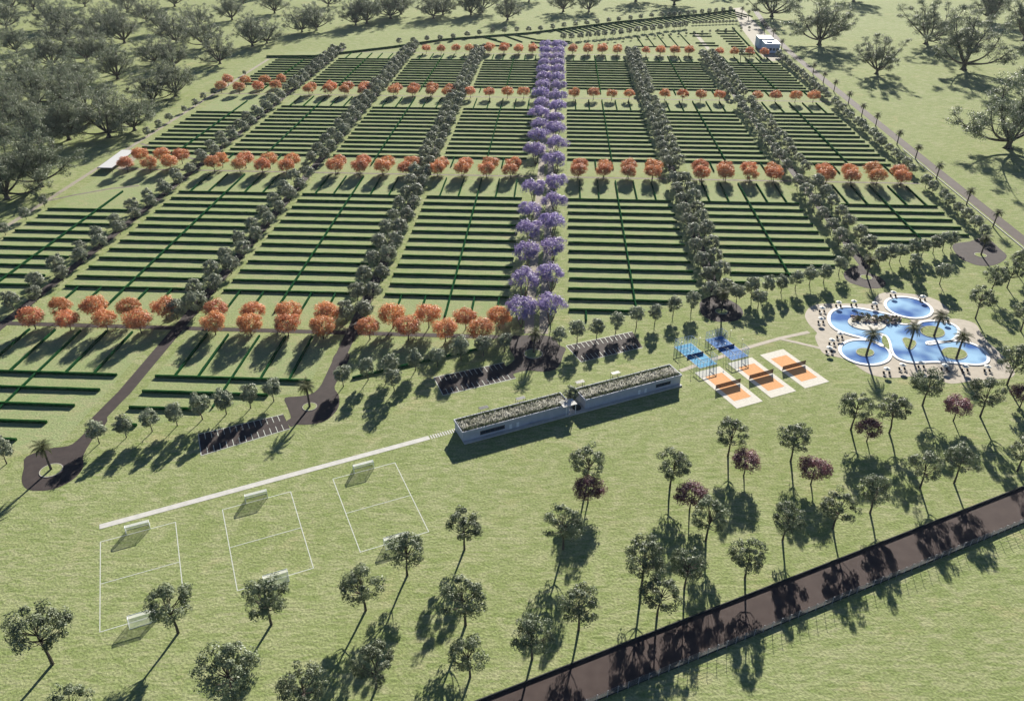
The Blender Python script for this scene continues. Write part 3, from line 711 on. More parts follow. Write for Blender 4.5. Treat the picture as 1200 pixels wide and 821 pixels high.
# ------------------------------------------------------------ palms
PL = [(60,550,1.0,'palm on the island of the leftmost plaza'), (363,476.5,1.0,'palm on the island of the plaza beside the left car park'), (625.7,413,1.0,'palm on the central plaza below the purple avenue'),
      (845.5,364,1.0,'palm on the plaza above the blue courts'), (1015.6,324,1.0,'palm on the plaza above the pools'), (1149.6,298.5,1.0,'palm on the plaza beside the palm road'),
      (1015,417,1.1,'palm on the island of the round pool'), (1065,409,1.1,'palm on the middle island of the lagoon'), (1094.5,394,1.1,'palm on the upper right pool island'), (1120.5,420.5,1.1,'palm on the lower right pool island'),
      (869,19,1.1,'far palm at the pavilion road, rear one'), (877,22,1.0,'far palm at the pavilion road, second from the rear'), (895.5,38,1.0,'far palm right of the pavilion roof'), (905.5,46,1.1,'far palm beside the pavilion right wall'), (915.5,59,1.1,'far palm at the pavilion corner'), (867.5,70,1.0,'palm beside the far pergola')]
rp = [(953,89),(963,100)] + [(952 + 0, 0)] * 0
for k, (x, y) in enumerate([(952.5,87),(964.5,97.5),(977,107.5),(993.9,122),(1009.5,136.5),(1026,148),(1051,169.5),(1072.5,186.5),(1097.2,209.5),(1132.5,240),(1163.5,266)]):
    PL.append((x, y, .95, 'palm beside the estate road, %s from the far end' % nth(k + 1)))
PLs = [p for p in PL]
for k, (x, y, s_, lab) in enumerate(PLs):
    X, Y = at(x, y); put_tree('palm', 'palm_tree', X, Y, lab, 'palm tree', 'palms', s_, var=k)
# plaza islands
isl = [(60,551,3.9,'round grass island of the leftmost plaza'),(363,476.5,2.9,'round grass island of the plaza beside left car park'),(625,414.5,4.2,'pale grass island of the central plaza'),(845.5,365,3,'round grass island of the plaza above blue courts'),(1015,325,3,'round grass island of the plaza above the pools'),(1149,299,3.2,'round grass island of the plaza by the palm road')]
for x, y, r, lab in isl:
    X, Y = at(x, y); e = empty('plaza_island', (X, Y, 0)); tag(e, lab, 'traffic island', 'grass islands of the plazas')
    ring = [(r * math.cos(k * PI / 14), r * math.sin(k * PI / 14)) for k in range(28)]; inner = [(p[0] * .93, p[1] * .93) for p in ring]
    k_ = MB()
    for i in range(28):
        j = (i + 1) % 28; k_.face([(*ring[i], 0), (*ring[j], 0), (*ring[j], .2), (*ring[i], .2)]); k_.face([(*ring[i], .2), (*ring[j], .2), (*inner[j], .2), (*inner[i], .2)])
    k_.build('kerb', M['kerb'], e); q_ = MB(); q_.face([(*p, .17) for p in inner]); q_.build('turf', M['grass'], e)

# ------------------------------------------------------------ car parks
def lot(corners, nbays, lab_shift, name_z=.05):
    """corners px: far-left, far-right, near-right, near-left"""
    FLt, FRt, NRt, NLt = [Vector(at(*c)) for c in corners]
    a = MB(); sheet(a, [tuple(p) for p in (FLt, FRt, NRt, NLt)], name_z); tag(a.build('car_park', M['asphalt']), kind='structure')
    ln = MB(); z = name_z + .012
    def seg(p, q, wd=.28): ln.strip([tuple(p), tuple(q)], wd, z)
    seg(FLt, FRt); seg(NLt, NRt); seg(FLt, NLt)
    dn = (NLt - FLt); L = dn.length; dn /= L; bl = L * .3
    for i in range(1, nbays):
        f = i / nbays; p = FLt.lerp(FRt, f); q = NLt.lerp(NRt, f); d = (q - p).normalized(); seg(p + d * .16, p + d * bl, .22); seg(q - d * bl, q - d * .16, .22)
    tag(ln.build('parking_markings', M['paint']), kind='structure')
lot([(232.4,508.7),(332,485.2),(340,502),(235.8,533.6)], 14, 0)
lot([(508.2,442),(590,425),(604.7,443),(519.2,463)], 14, 0, .051)
lot([(663.3,405),(741,388.5),(753.2,407),(681,424)], 14, 0, .052)

# ------------------------------------------------------------ park frame (buildings, courts)
PO = Vector(at(542.7, 518.1)); PA = rad(24.1)
u_ = Vector((math.cos(PA), math.sin(PA))); n_ = Vector((-math.sin(PA), math.cos(PA)))
def PF(a, b): p = PO + u_ * a + n_ * b; return (p.x, p.y)
# paths
M['deck'] = mat('pool_terrace', (0.36,0.32,0.255), 0.9, c2=(0.42,0.37,0.30), scale=.4, detail=8)
pt = MB(); P1 = at(116.5, 617); P2 = at(503, 512.5)
pt.strip([P1, ((P1[0] + P2[0]) / 2, (P1[1] + P2[1]) / 2), P2], 2.4, .05)
d = (Vector(P2) - Vector(P1)).normalized()
for k in range(11):
    q = Vector(P2) + d * (0.6 + k * .98); pt.strip([tuple(q), tuple(q + d * .5)], 2.4, .055)
tag(pt.build('path', M['white']), kind='structure'); pt = MB()
pt.strip([at(797, 434.5), at(836, 421), at(880, 406), at(915, 396), at(948, 389)], 2.2, .05)
pt.strip([at(915, 397), at(935, 401.5), at(962, 408), at(990, 416)], 1.9, .054)
tag(pt.build('garden_path', M['deck']), kind='structure')

# long building with planted roofs
bl = empty('clubhouse', (*PF(0, 0), 0), PA); tag(bl, 'long low white building with planted roofs across the lawn', 'building')
L1, L2, L3, D, Hb = 45.0, 52.5, 97.0, 8.6, 3.95
wb = MB(); wb.box(0, L3, -1.6, D, .0, .45); wb.build('plinth', M['white'], bl)
for (x0, x1) in ((0.0, L1), (L2 - .5, L3)):
    a = MB(); a.box(x0, x1, 0, D, .45, Hb); a.build('wall', M['wallb'], bl)
    a = MB(); t_ = .35
    a.box(x0 - .3, x1 + .3, -.3, -.3 + t_, Hb, Hb + .9); a.box(x0 - .3, x1 + .3, D + .3 - t_, D + .3, Hb, Hb + .9)
    a.box(x0 - .3, x0 - .3 + t_, -.3 + t_, D + .3 - t_, Hb, Hb + .9); a.box(x1 + .3 - t_, x1 + .3, -.3 + t_, D + .3 - t_, Hb, Hb + .9)
    a.build('parapet', M['wallb'], bl)
    a = MB(); a.box(x0 + .05, x1 - .05, .05, D - .05, Hb, Hb + .35); a.build('roof', M['soil'], bl)
    rng = np.random.default_rng(int(x0) + 3); n = 3600; c = np.stack([rng.uniform(x0 + .3, x1 - .3, n), rng.uniform(.3, D - .3, n), np.full(n, Hb + .35)], 1)
    edge = (c[:, 1] < 1.6) | (c[:, 1] > D - 2.0)
    h = rng.uniform(.5, 1.3, (n, 1)); c2 = c + np.concatenate([rng.normal(0, .25, (n, 2)), h], 1); sd2 = unit(rng.normal(0, 1, (n, 3)) * [1, 1, 0]) * rng.uniform(.07, .19, (n, 1))
    q = np.stack([c - sd2, c + sd2, c2 + sd2 * .6, c2 - sd2 * .6], 1)
    gq = MB(); gq.quads(q[edge], 0); gq.quads(q[~edge], 1)
    o = gq.build('roof_planting', [leafmat('roof_shrub_leaves%d' % int(x0), (0.06,0.08,0.04), (0.13,0.15,0.09), 0), leafmat('roof_grass_plumes%d' % int(x0), (0.34,0.34,0.27), (0.66,0.64,0.57), 0, .3, .35)], bl); o['kind'] = 'stuff'
for (x0, x1, z0, z1) in ((7, 17, 1.5, 2.9), (85, 92, 1.7, 2.9)):
    a = MB(); a.box(x0, x1, -.06, .05, z0, z1); wn = a.build('window', M['glassd'], bl)
    f = MB(); f.box(x0 - .15, x1 + .15, -.12, -.0, z1, z1 + .15); f.box(x0 - .15, x1 + .15, -.12, 0, z0 - .15, z0)
    for k in range(6): xx = x0 + (x1 - x0) * k / 5; f.box(xx - .06, xx + .06, -.10, -.0, z0, z1)
    f.build('frame', M['metald'], wn)
for x0 in (19.0, 22.0, 76.5, 79.5):
    a = MB(); a.box(x0, x0 + 1.1, -.06, .05, .45, 2.6); dr = a.build('door', M['metalw'], bl); b_ = MB(); b_.box(x0 + .85, x0 + .95, -.14, -.06, 1.4, 1.55); b_.build('handle', M['metald'], dr)
a = MB()
for k in range(8): a.box(26 + k * .9, 26.5 + k * .9, -1.3, -.9, .45, .9)
a.build('step_bench', M['white'], bl)
a = MB(); a.box(L1 - 3.6, L1 + 2.4, -1.6, 2.6, 4.95, 5.15); a.build('entrance_canopy', M['white'], bl)
a = MB()
for x in (L1 - 2.2, L1 + 1.9):
    for y in (-1.9,): a.box(x - .1, x + .1, y + .6 - .1, y + .6 + .1, .45, 4.95)
a.build('canopy_post', M['metalw'], bl)
a = MB(); a.box(L1 + .02, L2 - .52, 3.5, 4.0, .45, 1.1); a.box(L1 + .02, L2 - .52, D - .3, D, .45, 1.6); a.build('court_wall', M['white'], bl)
ci = MB(); ci.prism([(L1 + 4.2 + 1.7 * math.cos(k * PI / 10), 1.8 + 1.7 * math.sin(k * PI / 10)) for k in range(20)], .45, .95); ci.build('round_planter', M['darkwall'], bl)
X, Y = PF(L1 + 4.0, 6.2); put_tree('olive', 'courtyard_tree', X, Y, 'green tree growing in the courtyard between the two planted roofs', 'tree', None, .8)
# pergola seats behind the building
for k, s in enumerate((14.5, 30.5, 58.0, 75.0)):
    e = empty('shade_bench', (*PF(s, D + 6.2 + (.8 if k > 1 else 0)), 0), PA); tag(e, 'grey slatted shade bench, %s from left, behind the long building' % nth(k + 1), 'bench', 'shade benches behind the building')
    a = MB(); [a.box(-1.9, 1.9, -.9 + j * .32, -.74 + j * .32, 2.3, 2.42) for j in range(6)]; a.build('slat_roof', M['metald'], e)
    for x in (-1.8, 1.8):
        for y in (-.8, .8): a = MB(); a.box(x - .06, x + .06, y - .06, y + .06, 0, 2.3); a.build('post', M['metald'], e)
    a = MB(); a.box(-1.5, 1.5, -.2, .25, .4, .48); a.box(-1.4, -1.3, -.15, .2, 0, .4); a.box(1.3, 1.4, -.15, .2, 0, .4); a.build('seat', M['bark'], e)

# ------------------------------------------------------------ football pitches
def netmat():
    m = bpy.data.materials.new('goal_net'); m.use_nodes = True; t = m.node_tree; N = t.nodes; L = t.links
    p = N['Principled BSDF']; p.inputs['Base Color'].default_value = (.8, .8, .78, 1)
    tr = N.new('ShaderNodeBsdfTransparent'); mx = N.new('ShaderNodeMixShader'); mx.inputs[0].default_value = .45
    L.new(tr.outputs[0], mx.inputs[1]); L.new(p.outputs[0], mx.inputs[2]); L.new(mx.outputs[0], N['Material Output'].inputs[0]); return m
M['net'] = netmat()
PP = rad(23.6); pw, pl = 22.64, 38.5
pe = Vector((math.cos(PP), math.sin(PP))); pn = Vector((math.sin(PP), -math.cos(PP)))
for k, (px, py) in enumerate([(117.7, 634.6), (260.7, 596.8), (390.1, 560.9)]):
    o = Vector(at(px, py)); nm = ['left', 'middle', 'right'][k]; ln = MB()
    c = [o, o + pe * pw, o + pe * pw + pn * pl, o + pn * pl]
    for i in range(4):
        dd = (c[(i + 1) % 4] - c[i]).normalized() * .12; ln.strip([tuple(c[i] - dd), tuple(c[(i + 1) % 4] + dd)], .26, .02 + .004 * (i % 2))
    ln.strip([tuple(o + pn * pl / 2 + pe * .13), tuple(o + pe * (pw - .13) + pn * pl / 2)], .22, .028)
    tag(ln.build('pitch_markings', M['paint']), kind='structure')
    for far in (0, 1):
        q = o + pe * pw * .5 + pn * (pl if far else 0); rz = PP + (PI if far else 0)
        e = empty('football_goal', (q.x, q.y, 0), rz); tag(e, 'white football goal with net, %s end of the %s pitch' % (('near' if far else 'far'), nm), 'football goal', 'goals of the three pitches')
        hw, hh, dp = 3.6, 2.9, 2.4; y_ = dp
        a = MB(); a.bar((-hw, 0, 0), (-hw, 0, hh), .09, 6); a.bar((hw, 0, 0), (hw, 0, hh), .09, 6); a.bar((-hw, 0, hh), (hw, 0, hh), .09, 6); a.build('goal_frame', M['metalw'], e)
        a = MB(); [a.bar((sx, 0, hh), (sx, dp * .55, hh), .06, 5) or a.bar((sx, dp * .55, hh), (sx, dp, 0), .06, 5) for sx in (-hw, hw)]; a.bar((-hw, dp, .05), (hw, dp, .05), .06, 5); a.build('back_stay', M['metalw'], e)
        a = MB(); h2 = hh - .02; a.face([(-hw, .05, h2), (hw, .05, h2), (hw, dp * .55, h2), (-hw, dp * .55, h2)]); a.face([(-hw, dp * .55, h2), (hw, dp * .55, h2), (hw, dp, .05), (-hw, dp, .05)])
        for sx in (-hw, hw): a.face([(sx, .05, .05), (sx, .05, h2), (sx, dp * .55, h2), (sx, dp, .05)])
        a.build('net', M['net'], e)

# ------------------------------------------------------------ sand courts and blue padel courts
M['sand'] = mat('orange_sand', (0.55,0.27,0.11), 0.95, c2=(0.62,0.32,0.14), scale=1.2, detail=8)
M['surround'] = mat('pale_sand', (0.52,0.49,0.42), 0.95, c2=(0.60,0.57,0.49), scale=1, detail=8)
M['nettape'] = mat('brown_net', (0.13,0.05,0.035), 0.9)
t = M['nettape'].node_tree; tr = t.nodes.new('ShaderNodeBsdfTransparent'); mx = t.nodes.new('ShaderNodeMixShader'); mx.inputs[0].default_value = .72
t.links.new(tr.outputs[0], mx.inputs[1]); t.links.new(t.nodes['Principled BSDF'].outputs[0], mx.inputs[2]); t.links.new(mx.outputs[0], t.nodes['Material Output'].inputs[0])
CP = rad(23.5); ce = Vector((math.cos(CP), math.sin(CP))); cn_ = Vector((math.sin(CP), -math.cos(CP))); cw, cl = 12.85, 29.0
for k, (px, py) in enumerate([(814.1,436.5),(852.6,425.7),(890.6,415.9)]):
    o = Vector(at(px, py)); nm = ['leftmost', 'middle', 'rightmost'][k]
    e = empty('sand_court', (o.x, o.y, 0), CP); tag(e, 'orange sand court with white surround, %s of the three' % nm, 'sports court', 'orange sand courts')
    a = MB(); a.box(0, cw, -cl, 0, -.05, .06); a.build('surround', M['surround'], e)
    a = MB(); a.face([(2.2, -cl + 4.6, .075), (cw - 2.2, -cl + 4.6, .075), (cw - 2.2, -4.6, .075), (2.2, -4.6, .075)]); a.build('playing_surface', M['sand'], e)
    q = o + cn_ * cl / 2; n2 = empty('court_net', (q.x, q.y, 0), CP); tag(n2, 'brown net with posts across the %s sand court' % nm, 'net', 'nets of the sand courts')
    a = MB(); a.box(.3, cw - .3, -.03, .03, .3, 2.45); a.build('mesh_panel', M['nettape'], n2)
    for x in (.25, cw - .25): a = MB(); a.tube([(x, 0, 0), (x, 0, 2.6)], [.09, .09], 6); a.build('post', M['metald'], n2)
def glassmat():
    m = bpy.data.materials.new('court_glass'); m.use_nodes = True; t = m.node_tree; N = t.nodes; L = t.links
    p = N['Principled BSDF']; p.inputs['Base Color'].default_value = (.75, .88, .92, 1); p.inputs['Roughness'].default_value = .15
    tr = N.new('ShaderNodeBsdfTransparent'); tr.inputs[0].default_value = (.95, .97, .98, 1); mx = N.new('ShaderNodeMixShader'); mx.inputs[0].default_value = .07
    L.new(tr.outputs[0], mx.inputs[1]); L.new(p.outputs[0], mx.inputs[2]); L.new(mx.outputs[0], N['Material Output'].inputs[0]); return m
M['cglass'] = glassmat()
M['blue'] = [mat('blue_court', (0.025,0.20,0.36), 0.8, c2=(0.03,0.25,0.42), scale=.6), mat('deep_blue_court', (0.015,0.10,0.30), 0.8, c2=(0.02,0.14,0.36), scale=.6)]
M['bluenet'] = mat('navy_net', (0.02,0.05,0.16), 0.9)
for k, (px, py) in enumerate([(820.0,431.4),(857.4,422.0)]):
    o = Vector(at(px, py)); nm = ['left', 'right'][k]; w2, l2, hg, hs = 8.8, 19.5, 4.0, 3.0
    e = empty('padel_court', (o.x, o.y, 0), CP); tag(e, '%s blue court inside a white framed glass cage' % nm, 'sports court', 'blue caged courts')
    a = MB(); a.box(-.3, w2 + .3, -.3, l2 + .3, -.05, .08); a.build('slab', M['kerb'], e)
    a = MB(); a.face([(0, 0, .095), (w2, 0, .095), (w2, l2, .095), (0, l2, .095)]); a.build('playing_surface', M['blue'][k], e)
    a = MB(); z = .105
    a.strip([(w2 / 2, 3), (w2 / 2, l2 - 3)], .14, z); a.strip([(.1, 3), (w2 - .1, 3)], .14, z + .004); a.strip([(.1, l2 - 3), (w2 - .1, l2 - 3)], .14, z + .004); a.build('court_lines', M['paint'], e)
    a = MB()
    for y0 in (0, l2):
        for i in range(6): x = w2 * i / 5; a.bar((x, y0, 0), (x, y0, hg), .10, 4)
        a.bar((0, y0, hg), (w2, y0, hg), .15, 4); a.bar((0, y0, hs), (w2, y0, hs), .04, 4)
    for x in (0, w2):
        for y0, y1 in ((0, 4.2), (l2 - 4.2, l2)): 
            for yy in (y0, (y0 + y1) / 2, y1): a.bar((x, yy, 0), (x, yy, hg), .06, 4)
            a.bar((x, y0, hg), (x, y1, hg), .15, 4)
    a.bar((0, 4.2, hg - .9), (0, l2 - 4.2, hg - .9), .04, 4); a.bar((w2, 4.2, hg - .9), (w2, l2 - 4.2, hg - .9), .04, 4); a.build('cage_frame', M['metalw'], e)
    for y0 in (0, l2): a = MB(); a.box(.05, w2 - .05, y0 - .01, y0 + .01, .1, hs); a.build('glass_wall', M['cglass'], e)
    for x in (0, w2):
        for y0, y1 in ((.05, 4.2), (l2 - 4.2, l2 - .05)): a = MB(); a.box(x - .01, x + .01, y0, y1, .1, hs); a.build('glass_wall', M['cglass'], e)
    for x, y in ((-.35, 5.5), (w2 + .35, 5.5), (-.35, l2 - 5.5), (w2 + .35, l2 - 5.5)):
        a = MB(); a.bar((x, y, 0), (x, y, 5.6), .06, 5); a.box(x - .25, x + .25, y - .12, y + .12, 5.6, 5.75); a.build('floodlight', M['metald'], e)
    q = o + ce * 0 - cn_ * l2 / 2; n2 = empty('court_net', (q.x, q.y, 0), CP); tag(n2, 'navy net across the %s blue court' % nm, 'net', 'nets of the blue courts')
    a = MB(); a.box(.15, w2 - .15, -.03, .03, .12, 1.15); a.build('mesh_panel', M['bluenet'], n2)
    for x in (.12, w2 - .12): a = MB(); a.tube([(x, 0, .09), (x, 0, 1.25)], [.06, .06], 6); a.build('post', M['metald'], n2)

# ------------------------------------------------------------ pools
def zp(pts): return [at(940 + x / 4.615, 330 + y / 4.615) for x, y in pts]
def water():
    m = bpy.data.materials.new('pool_water'); m.use_nodes = True; t = m.node_tree; N = t.nodes; L = t.links
    p = N['Principled BSDF']; p.inputs['Roughness'].default_value = .06; p.inputs['IOR'].default_value = 1.33
    tc = N.new('ShaderNodeTexCoord'); nz = N.new('ShaderNodeTexNoise'); nz.inputs['Scale'].default_value = .055; nz.inputs['Detail'].default_value = 2
    L.new(tc.outputs['Object'], nz.inputs['Vector']); cr_ = N.new('ShaderNodeValToRGB'); cr_.color_ramp.elements[0].position = .40; cr_.color_ramp.elements[1].position = .60
    cr_.color_ramp.elements[0].color = (.065, .13, .33, 1); cr_.color_ramp.elements[1].color = (.32, .50, .66, 1)
    L.new(nz.outputs[0], cr_.inputs[0]); L.new(cr_.outputs[0], p.inputs['Base Color'])
    n2 = N.new('ShaderNodeTexNoise'); n2.inputs['Scale'].default_value = 1.6; n2.inputs['Detail'].default_value = 3; L.new(tc.outputs['Object'], n2.inputs['Vector'])
    b = N.new('ShaderNodeBump'); b.inputs['Strength'].default_value = .25; b.inputs['Distance'].default_value = .1; L.new(n2.outputs[0], b.inputs['Height']); L.new(b.outputs[0], p.inputs['Normal']); return m
M['water'] = water(); M['rimw'] = mat('white_pool_rim', (.62, .62, .60), .6, c2=(.68, .68, .66), scale=.6)
dk = MB(); sheet(dk, smooth(zp([(15,180),(40,140),(100,120),(200,118),(300,118),(375,118),(400,80),(440,60),(520,60),(620,70),(720,95),(785,140),(792,170),(760,198),(830,200),(900,212),(945,235),(970,280),(1005,325),(1060,375),(1110,430),(1150,490),(1120,520),(1000,530),(880,543),(800,550),(700,522),(600,512),(500,520),(400,510),(330,480),(260,430),(200,410),(120,390),(90,350),(70,300),(80,278),(60,255),(30,220)]), 4), .04)
tag(dk.build('pool_terrace', M['deck']), kind='structure')
lag = [(152,200),(162,170),(195,150),(240,141),(320,150),(420,170),(500,188),(522,200),(500,215),(525,232),(580,236),(632,236),(650,222),(720,216),(780,224),(820,240),(838,262),(830,290),(800,318),(760,322),(720,318),(690,322),(668,326),(668,340),(695,344),(730,338),(780,330),(840,325),(900,335),(950,355),(985,385),(998,415),(985,437),(940,446),(860,440),(780,433),(700,431),(600,434),(540,422),(505,400),(488,365),(478,325),(462,298),(440,285),(415,282),(425,300),(440,325),(440,350),(405,330),(330,303),(260,285),(195,262),(160,232)]
def ell(cx, cy, rx, ry, rot=0, n=26):
    r = rad(rot); return [(cx + rx * math.cos(t) * math.cos(r) - ry * math.sin(t) * math.sin(r), cy + rx * math.cos(t) * math.sin(r) + ry * math.sin(t) * math.cos(r)) for t in [2 * PI * k / n for k in range(n)]]
rimn = {'a': 'winding lagoon pool with palm islands and a white rim', 'b': 'round pool with one palm island and a white rim', 'c': 'plain oval pool with white rim at the top of the terrace'}
def pool(pts, sm, label):
    P = ccw(smooth(zp(pts), sm) if sm > 1 else zp(pts)); e = empty('swimming_pool', (*P[0], 0)); tag(e, label, 'swimming pool', 'pools of the terrace')
    off = Vector(P[0]); O = offset(P, 1.35); n = len(P); r = MB()
    def loc(p): return (p[0] - off.x, p[1] - off.y)
    for i in range(n):
        j = (i + 1) % n; a, b, c, d2 = loc(P[i]), loc(P[j]), loc(O[j]), loc(O[i])
        r.face([(*d2, .32), (*c, .32), (*b, .32), (*a, .32)]); r.face([(*a, .32), (*b, .32), (*b, .05), (*a, .05)]); r.face([(*d2, .0), (*c, .0), (*c, .32), (*d2, .32)])
    r.build('rim', M['rimw'], e); wt = MB(); wt.face([(*loc(p), .12) for p in P]); wt.build('water', M['water'], e)
    return e
pool(lag, 3, rimn['a']); pool(ell(340, 382, 130, 62, 8), 1, rimn['b']); pool(ell(575, 141, 121, 51, 10), 1, rimn['c'])
def island(pts, label, sm=2, z=.30):
    P = ccw(smooth(zp(pts), sm)); o = Vector(P[0]); e = empty('pool_island', (o.x, o.y, 0)); tag(e, label, 'pool island', 'grass islands in the pools')
    n = len(P); I = offset(P, -.25); L_ = lambda p: (p[0] - o.x, p[1] - o.y); r = MB()
    for i in range(n):
        j = (i + 1) % n; r.face([(*L_(P[i]), .0), (*L_(P[j]), .0), (*L_(P[j]), z), (*L_(P[i]), z)]); r.face([(*L_(P[i]), z), (*L_(P[j]), z), (*L_(I[j]), z), (*L_(I[i]), z)])
    r.build('edge', M['kerb'], e); t_ = MB(); t_.face([(*L_(p), z - .03) for p in I]); t_.build('turf', M['grass'], e)
island(ell(340, 383, 50, 23, 5, 12), 'oval grass island in the round pool'); island(ell(705, 272, 68, 31, 8, 12), 'oval grass island in the upper right of the lagoon'); island(ell(822, 389, 72, 32, 8, 12), 'oval grass island in the lower right of the lagoon')
island([(540,312),(560,303),(612,322),(614,345),(590,368),(562,358),(550,335)], 'pointed grass island in the middle of the lagoon'); 
isl2 = MB()
sheet(isl2, smooth(zp([(520,203),(545,196),(588,208),(580,222),(545,224)]), 3), .06); sheet(isl2, smooth(zp([(436,296),(452,300),(468,335),(470,368),(446,352),(430,322)]), 3), .35)
tag(isl2.build('turf_patch', M['grass']), kind='structure')
# stone rim island with rockery
rk_r = ccw(smooth(zp(ell(350, 226, 105, 38, 6, 14)), 2)); o = Vector(rk_r[0]); e = empty('rock_garden', (o.x, o.y, 0)); tag(e, 'rock garden island with boulders and shrubs in the lagoon', 'rock garden')
r = MB(); r.prism([(p[0] - o.x, p[1] - o.y) for p in rk_r], 0, .36); r.build('edge', M['surround'], e)
M['rock'] = mat('boulder_stone', (0.16,0.12,0.10), 0.9, c2=(0.34,0.27,0.24), scale=.9)
rng = np.random.default_rng(4); rk = MB()
import bmesh
def rockgeo(mb, c, r):
    bm = bmesh.new(); bmesh.ops.create_icosphere(bm, subdivisions=1, radius=1); b0 = len(mb.v)
    sx = rng.uniform(.7, 1.3, 3)
    for v in bm.verts: q = np.array(v.co) * sx * r * rng.uniform(.8, 1.15) * [1, 1, .8]; mb.v.append(tuple(np.array(c) + q))
    for f in bm.faces: mb.f.append(tuple(b0 + v.index for v in f.verts)); mb.m.append(0)
    bm.free()
spots = [(270 + rng.uniform(0, 250), 0) for _ in range(60)]
for k in range(90):
    x = rng.uniform(268, 525); y = 205 + rng.uniform(-18, 22) + (x - 400) * .05; p = at(940 + x / 4.615, 330 + y / 4.615); rockgeo(rk, (p[0] - o.x, p[1] - o.y, .3), rng.uniform(.5, 1.25))
rk.build('boulders', M['rock'], e)['kind'] = 'stuff'
cb = MB(); cc = []
for k in range(46):
    x = rng.uniform(265, 520); y = 205 + rng.uniform(-20, 22) + (x - 400) * .05; p = at(940 + x / 4.615, 330 + y / 4.615); dd = sph(rng, 26, -.2); cc.append(leaves(rng, np.array([p[0] - o.x, p[1] - o.y, .9]) + dd * rng.uniform(.5, 1.1), dd, .28))
cb.quads(np.concatenate(cc)); cb.build('shrubs', L_pa, e)['kind'] = 'stuff'

# parasols with two dark sun loungers
M['canvas'] = mat('white_canvas', (0.68,0.67,0.60), 0.8)
M['lounge'] = mat('dark_lounger', (0.035,0.035,0.04), 0.7)
um = MB(); n = 8
for i in range(n):
    a0 = 2 * PI * i / n; a1 = 2 * PI * (i + 1) / n; R_ = 1.45; um.face([(0, 0, 3.05), (R_ * math.cos(a0), R_ * math.sin(a0), 2.5), (R_ * math.cos(a1), R_ * math.sin(a1), 2.5)]); um.face([(R_ * math.cos(a0), R_ * math.sin(a0), 2.5), (R_ * math.cos(a0), R_ * math.sin(a0), 2.3), (R_ * math.cos(a1), R_ * math.sin(a1), 2.3), (R_ * math.cos(a1), R_ * math.sin(a1), 2.5)])
um_me = um.mesh('canopy', M['canvas']); pb = MB(); pb.tube([(0, 0, 0), (0, 0, 3.1)], [.05, .04], 6); pb.tube([(0, 0, 0), (0, 0, .12)], [.35, .3], 10); pole_me = pb.mesh('pole', M['metalw'])
a = MB(); a.box(-.38, .38, -1.0, .35, .32, .42); seat_me = a.mesh('seat', M['lounge']); a = MB(); mt_ = Matrix.Translation((0, .35, .36)) @ Matrix.Rotation(rad(38), 4, 'X'); a.box(-.38, .38, 0, .85, 0, .09, 0, mt_); back_me = a.mesh('backrest', M['lounge'])
a = MB(); [a.box(x - .03, x + .03, y - .03, y + .03, 0, .32) for x in (-.33, .33) for y in (-.9, .3)]; leg_me = a.mesh('leg_frame', M['metald'])
US = [(105,150,'on the left lobe, upper one'),(98,208,'on the left lobe, lower one'),(193,120,'above the lagoon, leftmost'),(275,115,'above the lagoon, second from left'),(388,125,'above the lagoon in a palm shadow'),(488,65,'above the oval pool, left one'),(648,88,'above the oval pool, right one'),(200,290,'left of the round pool, upper one'),(157,325,'left of the round pool, middle one'),(143,368,'left of the round pool, lower one'),(452,482,'below the round pool'),(537,460,'below the lagoon, leftmost'),(640,450,'below the lagoon, second from left'),(772,205,'right of the oval pool'),(765,462,'below the lagoon, third from left'),(875,468,'below the lagoon, fourth from left'),(995,470,'below the lagoon, rightmost')]
for x, y, where in US:
    X, Y = at(940 + x / 4.615, 330 + (y + 14) / 4.615); e = empty('parasol', (X, Y, 0)); tag(e, 'small white parasol ' + where, 'parasol', 'parasols round the pools'); link('canopy', um_me, e); link('pole', pole_me, e)
    for sx, sd_ in ((-1.15, 'left'), (1.15, 'right')):
        q = empty('sun_lounger', (X + sx * 1.0, Y - 1.1, 0), TR.uniform(-.15, .15), (1.15, 1.25, 1.2)); tag(q, 'dark sun lounger, %s of the parasol %s' % (sd_, where), 'sun lounger', 'loungers round the pools'); link('seat', seat_me, q); link('backrest', back_me, q); link('leg_frame', leg_me, q)

# ------------------------------------------------------------ public road and fence, lower right
ra = Vector(at(545, 827.5)); rb = Vector(at(1215, 564.5)); rdn = (rb - ra).normalized(); rn = Vector((rdn.y, -rdn.x))
ra2 = ra - rdn * 60; rb2 = rb + rdn * 160; L = (rb2 - ra2).length; WD = 11.2
br = MB(); br.strip([tuple(ra2 + rn * WD / 2), tuple(rb2 + rn * WD / 2)], WD, .04); tag(br.build('public_road', mat('worn_brown_asphalt', (0.048,0.033,0.029), .9, c2=(0.063,0.045,0.039), scale=.25, detail=9)), kind='structure')
ang = math.atan2(rdn.y, rdn.x)
e = empty('roadside_wall', (ra2.x, ra2.y, 0), ang); tag(e, 'low dark wall along the upper side of the brown road', 'low wall'); a = MB()
for i in range(40): a.box(L * i / 40, L * (i + 1) / 40 - .02, .0, .28, 0, .6 + .0)
a.build('coping', M['darkwall'], e)
sw = ra2 + rn * (WD + .9)
vg = MB(); vg.strip([tuple(ra2 + rn * (WD + .45)), tuple(rb2 + rn * (WD + .45))], .9, .06); tag(vg.build('kerb_strip', M['darkwall']), kind='structure')
e = empty('fence_footing', (sw.x, sw.y, 0), ang); tag(e, 'dark footing wall under the wire fence beside the brown road', 'low wall'); a = MB(); a.box(0, L, -.35, 0, 0, .8); a.build('footing', M['darkwall'], e)
fe = empty('wire_fence', (sw.x, sw.y, 0), ang); tag(fe, 'thin wire fence with grey posts along the lower side of the brown road', 'fence')
